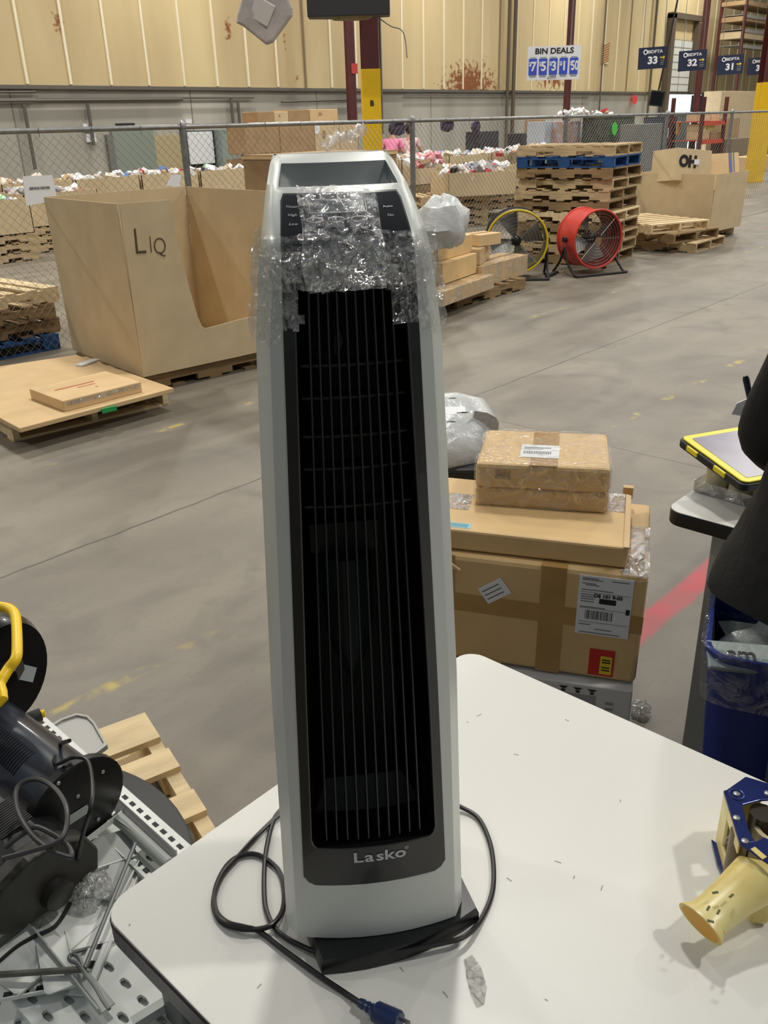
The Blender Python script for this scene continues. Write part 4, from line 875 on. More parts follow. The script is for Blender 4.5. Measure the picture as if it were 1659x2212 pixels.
def front_pts(z, extra=0.0, xs=None):
    hw = interp(HW, z); yf = interp(YFt, z); fx = hw - cham(z); pw = min(interp(PW, z), fx - .003)
    xs = xs if xs is not None else [pw * (-1 + 2 * k / (NA - 1)) for k in range(NA)]
    return [Vector((x, yf - BOW * (1 - (x / hw) ** 2) - extra, z + (extra * .4 if z > .776 else 0))) for x in xs]
def bow_y(x, z): return interp(YFt, z) - BOW * (1 - (x / interp(HW, z)) ** 2)
def body_ring(z, off=0.0):
    hw = interp(HW, z); yf = interp(YFt, z); fx = hw - cham(z); dp_ = interp(DPT, z)
    back = max(.155, yf + .01)
    R_ = []
    R_.append(Vector((-fx, bow_y(fx, z), z))); R_ += front_pts(z); R_.append(Vector((fx, bow_y(fx, z), z)))
    R_.append(Vector((hw - .001, yf + .016, z))); R_.append(Vector((hw * .97, yf + (back - yf) * .4, z))); R_.append(Vector((hw * .86, yf + (back - yf) * .75, z)))
    R_.append(Vector((hw * .6, yf + (dp_ - yf) * .93, z))); R_.append(Vector((0, dp_, z))); R_.append(Vector((-hw * .6, yf + (dp_ - yf) * .93, z)))
    R_.append(Vector((-hw * .86, yf + (back - yf) * .75, z))); R_.append(Vector((-hw * .97, yf + (back - yf) * .4, z))); R_.append(Vector((-hw + .001, yf + .016, z)))
    if off:
        c = Vector((0, .08, z)); R_ = [p + (p - c).normalized() * off for p in R_]
    return R_
rings = [body_ring(z) for z in ZS]
def bskip(i, j):
    z = (ZS[i] + ZS[i + 1]) / 2; inp = 1 <= j <= NA - 1
    return inp and ((.104 < z < .811) or (.8155 < z < .832))
bd = M(); bd.loft(rings, skip=bskip); bo = bd.build('body_shell', SILV, heater, smooth=True)
# black front panel with the louvre opening left out
OZ0, OZ1 = .158, .755
def ow(z): return interp(PW, z) - .0105
pz = [.104, .108, .112, .116, .14, .158, .162, .17, .2, .25, .3, .35, .4, .45, .5, .55, .6, .65, .70, .742, .755, .765, .770, .776, .785, .792, .800, .806, .811]
fp = M(); rr_ = []
def owr(z): return ow(z) - (.007 if z < .1601 else (.0025 if z < .165 else 0))
for z in pz:
    o_ = owr(z) if OZ0 <= z <= OZ1 else ow(z) * .95; pw = interp(PW, z)
    xs = [-pw, -(pw + o_) / 2, -o_, -o_ * .6, -o_ * .2, o_ * .2, o_ * .6, o_, (pw + o_) / 2, pw]
    rr_.append(front_pts(z, .0008, xs))
fp.loft(rr_, cap=False, closed=False, skip=lambda i, j: 2 <= j <= 6 and pz[i] >= OZ0 - 1e-6 and pz[i + 1] <= OZ1 + 1e-6)
# reveal walls of the opening
zo = [z for z in pz if OZ0 <= z <= OZ1]
for sd in (-1, 1):
    a = []; 
    for z in zo:
        x = sd * owr(z); f0 = bow_y(x, z) - .0008; a.append([Vector((x, f0, z)), Vector((x * .985, f0 + .012, z)), Vector((x * .94, f0 + .016, z)), Vector((x * .94, f0 + .05, z))])
    fp.loft(a, cap=False, closed=False)
for z in (OZ0, OZ1):
    xs = [-1, -.6, -.2, .2, .6, 1]; o_ = owr(z); a = [[Vector((x * o_, bow_y(x * o_, z) - .0008, z)), Vector((x * o_ * .94, bow_y(x * o_, z) + .05, z + (.004 if z < .5 else 0)))] for x in xs]
    fp.loft(a, cap=False, closed=False)
fp.build('front_panel', [HB], heater, smooth=True)
# raised bead round the opening
bz = [z for z in zo]; path = [Vector((-owr(z) - .0008, bow_y(owr(z), z) - .0012, z)) for z in reversed(bz)] + [Vector((x * owr(OZ0), bow_y(x * owr(OZ0), OZ0) - .0012, OZ0 - .001)) for x in (-.6, -.2, .2, .6)] + [Vector((owr(z) + .0008, bow_y(owr(z), z) - .0012, z)) for z in bz]
M().tube(path, .0009, 6).build('opening_bead', mat('bead_grey', (52, 54, 50), .3), heater, smooth=True)
# vertical louvre ribs (ten) and cross bars
RIBM = mat('rib_black', (40, 42, 42), .35)
for k in range(10):
    f_ = -1 + 2 * (.108 + .0872 * k); rm = M(); a = []
    zs_ = [OZ0 + .006 + (OZ1 - OZ0 - .006) * i / 14 for i in range(15)]
    for z in zs_:
        x = f_ * ow(z) * .97; y = bow_y(x, z) + .0045; h_ = .0011
        a.append([Vector((x - h_ * .6, y, z)), Vector((x + h_ * .6, y, z)), Vector((x + h_, y + .012, z)), Vector((x - h_, y + .012, z))])
    rm.loft(a); rm.build('louvre_rib', RIBM, heater)
for py_ in (787, 857, 940, 1010, 1092):
    z = zz(750, py_); o_ = ow(z) * .93; mm = M(); a = []
    for k in range(9):
        x = o_ * (-1 + k / 4); y = bow_y(x, z) + .014; a.append([Vector((x, y, z - .0011)), Vector((x, y, z + .0011)), Vector((x, y + .022, z + .0011)), Vector((x, y + .022, z - .0011))])
    mm.loft(a); mm.build('cross_bar', RIBM, heater)
# interior: dark liner, blower drum above, motor housing below
lm = M(); a = []
for z in (OZ0 - .004, .35, .6, OZ1 + .004):
    o_ = ow(z) * .96; a.append([Vector((-o_, bow_y(o_, z) + .045, z)), Vector((-o_ * .7, .1, z)), Vector((o_ * .7, .1, z)), Vector((o_, bow_y(o_, z) + .045, z))])
lm.loft(a, cap=False, closed=False); lm.build('inner_liner', mat('liner_black', (6, 6, 7), .7), heater)
zb, zt2 = zz(750, 1490), zz(750, 1222)
hm = M(); a = []
for i in range(13):
    u_ = i / 12; z = zb + (zt2 - zb) * u_; wv = .024 * (math.sin(math.pi * min(1, u_ * 1.9 + .06) / 2) if u_ < .5 else 1) 
    a.append([Vector((-.012 + wv * math.cos(q), .03 + .02 * math.sin(q) - .002, z)) for q in [2 * math.pi * j / 16 for j in range(16)]])
hm.loft(a); hm.build('motor_housing', mat('motor_grey', (46, 52, 54), .45, var=.3, scale=20), heater, smooth=True)
M().box(-.045, .02, .032, .05, zz(750, 1222), zz(750, 1160)).build('motor_bracket', mat('bracket_black', (34, 36, 37), .5), heater)
# brand lettering
zl = zz(808, 1824); T = frame((.0065, -BOW - .0022, zl), (1, 0, 0), (0, -.06, 1))
for k, (ch, x) in enumerate(zip('Lasko', (-.0225, -.0105, .0012, .0112, .0235))):
    xx = x + .004; yb = bow_y(xx, zl) - .0012; sl_ = 2 * BOW * xx / interp(HW, zl) ** 2
    text(ch, .0195, frame((xx, yb, zl), (1, sl_, 0), (0, 0, 1)), mat('logo_silver', (196, 200, 200), .4), heater, 'brand_letter', extrude=.0002, bold=.0004, xs=1.18)
xx = .0345; text('\u00ae', .006, frame((xx, bow_y(xx, zl) - .0012, zl + .006), (1, 2 * BOW * xx / interp(HW, zl) ** 2, 0), (0, 0, 1)), mat('logo_silver', (196, 200, 200), .4), heater, 'trademark_sign', extrude=.0002)
# control panel fittings on the sloped gloss face
def sl_pt(u_, z):   # point on the sloped face, u in metres across
    return Vector((u_, bow_y(u_, z) - .0018, z + .0008))
gp = M(); zc = [.777, .785, .792, .800, .806, .8095]
gp.loft([front_pts(z, .0014, [interp(PW, z) * q for q in (-.97, -.72, -.48, -.24, 0, .24, .48, .72, .97)]) for z in zc], cap=False, closed=False); gp.build('control_panel', HBG, heater, smooth=True)
def rect_outline(x0, x1, z0, z1, r_=.0006): return [sl_pt(x, z) for x, z in ((x0, z0), ((x0 + x1) / 2, z0), (x1, z0), (x1, z1), ((x0 + x1) / 2, z1), (x0, z1))]
LG = mat('panel_print', (190, 194, 196), .35)
M().tube(rect_outline(-.027, .018, .797, .8055), .0006, 5, closed=True).build('display_frame', LG, heater)
gq = M(); gq.loft([front_pts(z, .0019, [-.026, -.012, .004, .017]) for z in (.7975, .805)], cap=False, closed=False); gq.build('display_window', mat('lcd_grey', (96, 104, 104), .15), heater)
for x0 in (-.030, -.013, .005):
    c = sl_pt(x0 + .006, .7925); e1 = (sl_pt(x0 + .007, .7925) - c).normalized(); e2 = (sl_pt(x0 + .006, .796) - sl_pt(x0 + .006, .789)).normalized()
    M().tube([c + e1 * (.0065 * math.cos(q)) + e2 * (.0028 * math.sin(q)) for q in [2 * math.pi * j / 16 for j in range(16)]], .0005, 5, closed=True).build('button', LG, heater)
for s_, x, z in (('Timer', -.041, .8015), ('High', -.041, .796), ('Low', -.041, .790), ('Auto', .036, .7995), ('On', .037, .7935)):
    c = sl_pt(x, z); e1 = (sl_pt(x + .001, z) - c).normalized(); e2 = (sl_pt(x, z + .003) - sl_pt(x, z - .003)).normalized()
    text(s_, .0042, frame(c, e1, e2), LG, heater, 'panel_word', extrude=.0001)
# grip recess on top
a = [front_pts(z, 0, [min(interp(PW, z), interp(HW, z) - cham(z) - .003) * q for q in (-1, -.75, -.5, -.25, 0, .25, .5, .75, 1)]) for z in (.8155, .8175, .822, .827, .8305, .832)]
gm = M(); n9 = 9
inner = []
for i, r_ in enumerate(a):
    dz = (0, .013, .019, .019, .012, 0)[i]; inner.append([p + Vector((0, 0, -dz * (0.35 if k in (0, 8) else 1))) for k, p in enumerate(r_)])
gm.loft(inner, cap=False, closed=False)
for k in (0, 8): gm.loft([[a[i][k], inner[i][k]] for i in range(6)], cap=False, closed=False)
gm.build('grip_recess', mat('recess_grey', (132, 137, 134), .5), heater, smooth=True)
# black swivel foot, turned a little against the body
foot = M(); fc = Vector((.509, .466, 0)); fd = Vector((-.088, .168, 0)); 
fe = Vector((.168, -.087, 0)).normalized(); fn = Vector((.087, .168, 0)).normalized()
outl = []
for k in range(9): x = -.0965 + .193 * k / 8; outl.append(fc + fe * x - fn * (.016 * (1 - (x / .0965) ** 2)))
outl += [fc + fe * .1 + fn * .06, fc + fe * .098 + fn * .13, fc + fe * .08 + fn * .175, fc + fe * .03 + fn * .19, fc - fe * .03 + fn * .19, fc - fe * .08 + fn * .175, fc - fe * .098 + fn * .13, fc - fe * .1 + fn * .06]
inv = Matrix.Translation(HO) @ rotz(Hrz); inv = inv.inverted()
r0_ = [inv @ Vector((p.x, p.y, TZ + .001)) for p in outl]; ce = sum(r0_, Vector()) / len(r0_)
rA = [p + Vector((0, 0, .012)) for p in r0_]; rB = [ce + (p - ce) * .97 + Vector((0, 0, .02)) for p in r0_]; rB = [Vector((p.x, p.y, .021)) for p in rB]
foot.loft([r0_, rA, rB]); foot.build('foot', mat('foot_black', (20, 21, 22), .32), heater, smooth=True)
# stretch wrap round the shoulders
WR = film('stretch_wrap', fac=.14, amp=.40, scale=120, rough=.09, white=.16)
def wrap_band(z0, z1, nz, off, seed, hole=None):
    mm = M(); NR = 6; rs_ = []
    for i in range(nz + 1):
        z = z0 + (z1 - z0) * i / nz; base = body_ring(z)
        ring = []
        for j in range(len(base)):
            p, q = base[j], base[(j + 1) % len(base)]
            m_ = 3 if 1 <= j <= NA else 5
            for k in range(m_): ring.append(p.lerp(q, k / m_))
        c = Vector((0, .08, z)); out = []
        for k, p in enumerate(ring):
            d = (p - c); d.z = 0; d.normalize(); nv = noise.noise(p * 55 + Vector((seed, 0, 0))); n2 = noise.noise(p * 150 + Vector((0, seed, 0)))
            side = .0045 if p.y > .012 and z < .78 else 0
            out.append(p + d * (off + .0022 * abs(nv) + .0007 * n2 + side * (.6 + nv)) + Vector((0, 0, .003 * nv)) + (Vector((0, -off, off)) if z > .776 else Vector()))
        rs_.append(out)
    n = len(rs_[0])
    def sk(i, j):
        p = rs_[i][j]; return hole(p, (rs_[i][j] + rs_[i + 1][(j + 1) % n]) / 2) if hole else False
    mm.loft(rs_, cap=False, skip=sk); return mm
def hole1(p, c):
    jag = .004 * noise.noise(c * 90)
    if c.y < .03 and abs(c.x + .003) < .0365 + jag and c.z < .742 + jag: return True
    if c.y < .03 and c.z < .712 + .006 * noise.noise(c * 60) and abs(c.x) < .058: return True
    return c.z < .702 + .01 * noise.noise(c * 25 + Vector((0, 5, 0))) + (.0 if c.x < 0 else .004)
wrap_band(.686, .782, 44, .0022, 3.1, hole1).build('stretch_wrap', WR, heater, smooth=True)
wrap_band(.742, .776, 20, .0042, 8.7, lambda p, c: c.z < .745 + .006 * noise.noise(c * 50) or c.z > .771 + .006 * noise.noise(c * 40)).build('stretch_wrap', WR, heater, smooth=True)
# flap of film over the control panel
mm = M(); rs_ = []
zf = [.742 + (.8145 - .742) * i / 40 for i in range(41)]
for z in zf:
    hw = interp(HW, z); row_ = []
    for k in range(31):
        x = -.036 + .064 * k / 30 + (.003 * noise.noise(Vector((z * 40, k > 15, 0)))); p = Vector((x, bow_y(x, z) - .003, z + (.0015 if z > .776 else 0)))
        nv = noise.noise(p * 70); row_.append(p + Vector((0, -.0022 * abs(nv) - .001, .0022 * abs(nv))))
    rs_.append(row_)
mm.loft(rs_, cap=False, closed=False); mm.build('film_flap', film('film_flap', fac=.2, amp=.6, scale=75, rough=.07, white=.08), heater, smooth=True)
# scrap of white film caught behind the ribs
a = pl(733, 752, HO, HN); p = inv @ a; M().loft([[p + Vector((x * s_, .008, z * s_)) for x, z in ((-.004, -.008), (.001, -.004), (.004, .004), (.002, .012), (-.003, .008))] for s_ in (1, .6)]).build('film_scrap', mat('scrap_white', (120, 120, 114), .5), heater)
# power cord
def tp(x, y, h_=.004): return fl(x, y, TZ + h_)
cord = [fl(845, 1770, TZ + .03), tp(960, 1738, .012), tp(1003, 1747, .006), tp(1037, 1772), tp(1062, 1835), tp(1065, 1918), tp(1040, 1985), tp(1005, 2022, .012), tp(957, 2037, .014), tp(838, 2060, .014), tp(740, 2064, .012), tp(690, 2058, .01), tp(640, 2038, .006), tp(600, 2012), tp(580, 1980), tp(571, 1938), tp(573, 1850), tp(590, 1775), tp(612, 1745), fl(640, 1735, TZ + .006), tp(612, 1752, .006), tp(560, 1800), tp(512, 1852), tp(478, 1893), tp(461, 1945), tp(472, 1985), tp(500, 2002), tp(545, 2008, .006), tp(587, 1998, .009), tp(610, 1965), tp(613, 1918), tp(599, 1876), tp(559, 1847), tp(520, 1848), tp(488, 1872), tp(465, 1920), tp(466, 1965), tp(490, 1992, .009), tp(530, 2003, .009), tp(560, 2012), tp(610, 2050), tp(690, 2108, .006), tp(745, 2145), tp(785, 2172, .008)]
CORDM = mat('cord_black', (24, 24, 25), .38)
co_ = M(); cp = smooth_path([inv @ p for p in cord], 5); co_.tube(cp, .0031, 8); cdo = co_.build('power_cord', CORDM, heater, smooth=True)
a, b2 = inv @ tp(776, 2165, .01), inv @ tp(862, 2212, .012); d = (b2 - a)
M().tube([a, a + d * .12, a + d * .14, a + d * .24, a + d * .26, a + d * .36, a + d * .42, a + d * .95, a + d], [.0045, .0055, .0045, .006, .005, .0068, .0105, .0125, .0115], 10).build('plug', mat('plug_blue', (26, 44, 84), .35), heater, smooth=True, label='dark blue moulded plug')
for s_ in (-.006, .006):
    nn = d.normalized().cross(Vector((0, 0, 1))) * s_; M().bar(a + d + nn, a + d * 1.2 + nn, .0015, .006).build('plug_prong', GALV, heater)

# ================================================================== TAPE DISPENSER
td = thing('tape_dispenser', 'cream handled tape gun with a blue metal frame on the right of the table', 'tape dispenser', (0, 0, 0))
CREAM = mat('cream_plastic', (228, 216, 150), .32, var=.06, scale=20, rgb2=(214, 190, 110)); BLM = mat('blue_enamel', (34, 46, 104), .22, metal=.3, var=.15, scale=30)
# lower flared handle pointing to the lower left
h0, h1 = fl(1512, 1996, TZ + .036), fl(1612, 1915, TZ + .05)
ax = (h1 - h0).normalized(); sd_ = ax.cross(Vector((0, 0, 1))).normalized(); upv = sd_.cross(ax)
a = []
for u_, ra, rb2 in ((0, .030, .017), (.05, .029, .017), (.14, .0235, .0155), (.35, .0235, .0155), (.7, .025, .017), (1, .028, .02), (1.25, .03, .024)):
    a.append([h0.lerp(h1, u_) + sd_ * (ra * math.cos(q)) + upv * (rb2 * math.sin(q)) for q in [2 * math.pi * j / 24 for j in range(24)]])
hmesh = M(); hmesh.loft(a, cap=False); 
ins = []
for u_, k in ((0, .86), (.3, .72), (.8, .6)): ins.append([h0.lerp(h1, u_) + sd_ * (.030 * k * math.cos(q)) + upv * (.017 * k * math.sin(q)) for q in [2 * math.pi * j / 24 for j in range(24)]])
hmesh.loft([a[0], ins[0]], cap=False); hmesh.build('handle', CREAM, td, smooth=True)
M().loft(ins, cap=True).build('handle_bore', mat('handle_inside', (226, 168, 60), .5), td, smooth=True)
mk = M()
for x, y in ((1545, 1928), (1580, 1935), (1530, 1962), (1552, 1970), (1535, 1990)):
    p = fl(x, y, TZ + .068); mk.box(-.0035, .0035, -.0012, .0012, -.0005, .0006, 0, Matrix.Translation(p + Vector((0, 0, -.0))) @ rotz(x))
mk.build('scuff_marks', mat('scuff_dark', (96, 92, 60), .7), td)
# body of the dispenser behind the plate
bz0 = TZ + .002
cr = [fl(x, y, TZ + .03) for x, y in ((1596, 1872), (1665, 1885), (1668, 1965), (1622, 1960))]
M().loft([[Vector((p.x, p.y, bz0)) for p in cr], [Vector((p.x, p.y, TZ + .05)) for p in cr]]).build('body_block', CREAM, td, bevel=.006)
wp = [fl(x, y, TZ + .084) for x, y in ((1650, 1700), (1610, 1683), (1563, 1713), (1573, 1748), (1584, 1784), (1596, 1824))]
def wallstrip(pts, z0, z1, th=.004):
    ce = fl(1640, 1780, TZ + .084); a = []
    for p in pts:
        i_ = (ce - p); i_.z = 0; i_.normalize(); q = p + i_ * th
        a.append([Vector((p.x, p.y, z0)), Vector((p.x, p.y, z1)), Vector((q.x, q.y, z1)), Vector((q.x, q.y, z0))])
    return M().loft(a)
wallstrip(wp[:4], bz0, TZ + .083).build('cradle_wall', CREAM, td, bevel=.0008)
wallstrip(wp[3:], bz0, TZ + .026).build('cradle_lip', CREAM, td, bevel=.0008)
wallstrip(wp[3:], TZ + .068, TZ + .083).build('cradle_lip', CREAM, td, bevel=.0008)
rc = fl(1600, 1790, TZ + .084); M().tube([Vector((rc.x, rc.y, TZ + .006)), Vector((rc.x, rc.y, TZ + .08))], .011, 16).build('roller', mat('roller_brown', (110, 92, 64), .3), td, smooth=True)
rc = fl(1650, 1750, TZ + .084); M().tube([Vector((rc.x, rc.y, TZ + .004)), Vector((rc.x, rc.y, TZ + .08))], .016, 18).build('roller', mat('roller_dark', (52, 44, 36), .3), td, smooth=True)
rc = fl(1682, 1770, TZ + .084); M().lathe([(.026, .004), (.026, .07), (.02, .07), (.02, .004), (.026, .004)], Matrix.Translation((rc.x, rc.y, TZ)), 28, cap=False).build('tape_roll', mat('tape_tan', (196, 180, 140), .3), td, smooth=True)
# blue bent plate on top
plz = TZ + .084
outer = [(1562, 1712), (1610, 1681), (1680, 1702), (1720, 1716), (1720, 1790), (1700, 1880), (1666, 1874), (1597, 1826)]
def P_(x, y, z): v = fl(x, y, z); return v
strips = [[(1562, 1712), (1570, 1709), (1610, 1681), (1680, 1702), (1700, 1728), (1640, 1732), (1603, 1742)], [(1562, 1712), (1603, 1742), (1616, 1795), (1630, 1822), (1597, 1826)], [(1597, 1826), (1630, 1822), (1650, 1812), (1700, 1838), (1700, 1885), (1658, 1868)]]
bp_ = M()
for s_ in strips: bp_.loft([[P_(x, y, plz) for x, y in s_], [P_(x, y, plz) + Vector((0, 0, .003)) for x, y in s_]])
bp_.build('blue_side_plate', BLM, td, bevel=.0008)
for x, y in ((1591, 1716), (1591, 1768), (1609, 1818), (1658, 1715)): M().lathe([(0, 0), (.0045, 0), (.004, .002), (0, .0028)], Matrix.Translation(P_(x, y, plz + .003)), 12).build('screw', GALV, td, smooth=True)
M().tube([P_(1591, 1716, plz + .0035) + Vector((.009 * math.cos(q), .009 * math.sin(q), 0)) for q in [2 * math.pi * j / 20 for j in range(20)]], .0012, 5, closed=True).build('tension_ring', mat('blue_ring', (52, 66, 130), .2, metal=.4), td, smooth=True)
M().bar(P_(1626, 1832, plz + .0035), P_(1652, 1854, plz + .0035), .007, .001).build('slot', CREAM, td)
lw = [P_(x, y, bz0 + .001) for x, y in ((1536, 1818), (1550, 1828), (1582, 1900), (1570, 1912), (1548, 1868))]
M().loft([lw, [p + Vector((0, 0, .004)) for p in lw]]).build('lower_plate', BLM, td)

# ================================================================== STACK OF CARTONS AT RIGHT
R_ = math.radians
big = posed_box('cardboard_carton', 'big taped brown carton with two white labels, middle of the near stack', 'carton', (1.679, .737, .65), R_(-64), R_(.8), R_(1), .66, .42, .30, CARDN, bevel=.012)
# packing tape strips, label, sticker, hazard patch on its front (y=0 face) and top
M().box(-.66, 0, -.0012, 0, -.155, -.105).box(-.51, -.455, -.0011, 0, -.3, 0).box(-.245, -.185, -.0011, 0, -.3, 0).box(-.245, -.185, 0, .42, 0, .0011).build('packing_tape', TAPE, big)
LB = [(-.148, -.028, -.022, -.185)]
M().box(-.155, -.030, -.0025, -.001, -.172, -.010).build('shipping_label', WHITEP, big)
lt = M(); rl_ = random.Random(3)
for k in range(18): x = -.135 + k * .0036; lt.box(x, x + rl_.choice((.0008, .0014, .002)), -.0032, -.0025, -.128, -.104)
for k in range(6): x = -.064 + k * .0036; 
lt.box(-.042, -.030 - .003, -.0032, -.0025, -.105, -.09)
for z in (-.054, -.098, -.136): lt.box(-.15, -.035, -.0031, -.0025, z - .0006, z)
lt.box(-.105, -.066, -.0032, -.0025, -.083, -.069)
lt.build('label_barcode', INK, big)
lt = M()
for z, x0, x1 in ((-.016, -.148, -.11), (-.02, -.148, -.1), (-.03, -.148, -.115), (-.034, -.14, -.108), (-.047, -.148, -.075), (-.06, -.148, -.117), (-.066, -.148, -.117), (-.072, -.148, -.117), (-.079, -.148, -.117), (-.094, -.148, -.09), (-.143, -.148, -.12), (-.154, -.11, -.07), (-.165, -.145, -.05), (-.018, -.08, -.04)): lt.box(x0, x1, -.0031, -.0025, z - .0022, z)
lt.build('label_print', GREYINK, big)
text('DS 101 9-03', .013, frame((-.085, -.0034, -.062), (1, 0, 0), (0, 0, 1)), INK, big, 'label_words', bold=.0004)
T = frame((-.355, -.0016, -.085), (math.cos(.62), 0, math.sin(.62)), (-math.sin(.62), 0, math.cos(.62))); M().box(-.034, .034, -.024, .024, -.0006, .0006, 0, T).build('white_sticker', WHITEP, big)
for q in (-.012, 0, .012): M().box(-.028, .02, q - .0015, q + .0015, .0006, .001, 0, T).build('sticker_print', GREYINK, big)
M().box(-.115, -.055, -.0022, -.001, -.288, -.212).build('red_patch', mat('red_patch', (196, 34, 30), .5), big)
M().box(-.088, -.06, -.003, -.0022, -.282, -.23).build('yellow_sticker', mat('yellow_sticker', (228, 200, 40), .5), big)
for z in (-.24, -.247, -.262, -.27): M().box(-.084, -.064, -.0035, -.003, z - .0018, z + .0018).build('sticker_words', INK, big)
# crushed open corner flap with film
M().loft([[Vector((-.11, .26, .0)), Vector((0.0, .26, .0)), Vector((.0, .0, .0)), Vector((-.06, .0, .0))], [Vector((-.11, .26, .004)), Vector((.0, .26, .006)), Vector((.002, .0, .003)), Vector((-.06, .0, .002))]]).build('corner_film', film('corner_film', fac=.25, amp=.6, scale=30, white=.3), big)
M().loft([[Vector((-.5, -.003, -.004)), Vector((-.47, -.003, -.03)), Vector((-.44, -.003, -.034)), Vector((-.49, -.003, .0))], [Vector((-.5, -.01, -.004)), Vector((-.47, -.012, -.03)), Vector((-.44, -.012, -.034)), Vector((-.49, -.01, .0))]]).build('torn_tape', CARDL, big)
flat = posed_box('cardboard_carton', 'flat brown carton with blue barcode label on top of the big one', 'carton', (1.682, .795, .708), R_(-63.2), R_(1.0), R_(0), .66, .33, .054, CARDN, bevel=.006)
M().box(-.47, -.375, .012, .04, 0, .0008).build('blue_label', mat('label_blue', (150, 200, 214), .6), flat)
bl = M()
for k in range(20): bl.box(-.465 + k * .0042, -.463 + k * .0042, .016, .036, .0008, .0011)
bl.build('label_barcode', mat('teal_ink', (60, 120, 130), .6), flat)
M().box(-.012, .002, -.004, .31, -.002, .004).build('end_flap', CARDL, flat, bevel=.001); M().box(-.02, .006, .34, .36, -.02, .012).build('raised_tab', CARDL, flat)
M().box(-.09, -.008, .2, .32, .0002, .0014).build('clear_tape', film('clear_tape', fac=.3, amp=.6, scale=40, white=.2), flat); M().box(-.62, -.4, .12, .22, .0002, .0014).build('clear_tape', film('clear_tape', fac=.3, amp=.6, scale=40, white=.2), flat)
for k, (z_, h_, lab) in enumerate([(.830, .066, 'upper of the two film wrapped cartons with the white address label'), (.7635, .054, 'lower of the two film wrapped cartons, under the labelled one')]):
    up_ = posed_box('cardboard_carton', lab, 'carton', (1.820 + .0 * k, .926, z_), R_(-59.5), 0, R_(-2.0 if k == 0 else -1.2), .335, .30, h_, CARDN if k == 0 else CARDN, bevel=.01)
    if k == 0:
        M().box(-.228, -.128, .062, .168, .0006, .0014).build('address_label', WHITEP, up_); lb = M()
        for j in range(16): lb.box(-.22 + j * .0045, -.2175 + j * .0045, .09, .112, .0014, .0018)
        lb.box(-.22, -.17, .13, .134, .0014, .0017).box(-.22, -.15, .14, .146, .0014, .0017); lb.build('label_barcode', GREYINK, up_)
        M().box(-.2, -.13, -.0, .3, .0002, .0006).build('tape_strip', TAPE, up_)
        bl = M()
        for j in range(8): bl.box(-.285 + j * .005, -.282 + j * .005, -.0022, -.001, -.04, -.012)
        bl.build('printed_bars', CARDD, up_)
    e = .003; M().box(-.335 - e, e, -e, .3 + e, -h_ + .002, e).build('clear_wrap', film('box_wrap', fac=.04, amp=.3, scale=22, white=.08, rough=.15), up_)
# printed white carton and brown carton carrying the stack
wc = posed_box('cardboard_carton', 'white printed carton at the bottom of the near stack', 'carton', (1.655, .735, .348), R_(-64), 0, 0, .33, .38, .347, mat('white_carton', (206, 206, 204), .55), bevel=.004)
pm_ = M()
for x0, x1, z0, z1 in ((-.19, -.085, -.058, -.030), (-.17, -.085, -.09, -.062), (-.16, -.085, -.12, -.095), (-.12, -.09, -.15, -.13)):
    z = z1
    while z > z0: pm_.box(x0, x1, -.0012, -.0004, z - .002, z); z -= .0042
for k in range(7): pm_.box(-.062, -.042, -.0012, -.0004, -.05 - k * .017, -.042 - k * .017)
pm_.build('printed_text', mat('light_grey_ink', (150, 150, 150), .7), wc)
pm_ = M()
for x in (-.165, -.13, -.095): pm_.prism([(-.011, .006), (.011, .006), (.004, -.0), (-.004, 0)], .0008, frame((x, -.0012, -.017), (1, 0, 0), (0, 0, 1))); pm_.box(x - .005, x + .005, -.0012, -.0004, -.026, -.020)
pm_.build('printed_icons', INK, wc)
M().tube(smooth_path([Vector((-.262, -.001, -.012)), Vector((-.258, -.001, -.03)), Vector((-.264, -.001, -.045)), Vector((-.285, -.001, -.04)), Vector((-.29, -.001, -.055)), Vector((-.27, -.001, -.06))]), .0012, 5).build('marker_stroke', INK, wc)
bc = posed_box('cardboard_carton', 'brown carton with white strip label beside the white printed carton', 'carton', (1.655 - .37 * math.cos(R_(64)) + .0, .735 + .37 * math.sin(R_(64)), .352), R_(-64), 0, 0, .32, .36, .351, CARDN)
M().box(-.26, -.02, -.0015, -.0004, -.026, -.002).build('white_strip_label', WHITEP, bc)
for k in range(9): M().box(-.25 + k * .026, -.24 + k * .026, -.0022, -.0015, -.018, -.008).build('strip_print', INK, bc)
# crumpled film ball on the floor
bb_ = fl(1383, 1532, .02)
blob_bag('film_ball', 'small crumpled ball of clear film on the floor beside the white carton', 'film ball', (bb_.x, bb_.y, .022), (.028, .028, .026), film('ball_film', fac=.6, amp=.4, scale=60, white=.3), 9, n=16, amp=.5)
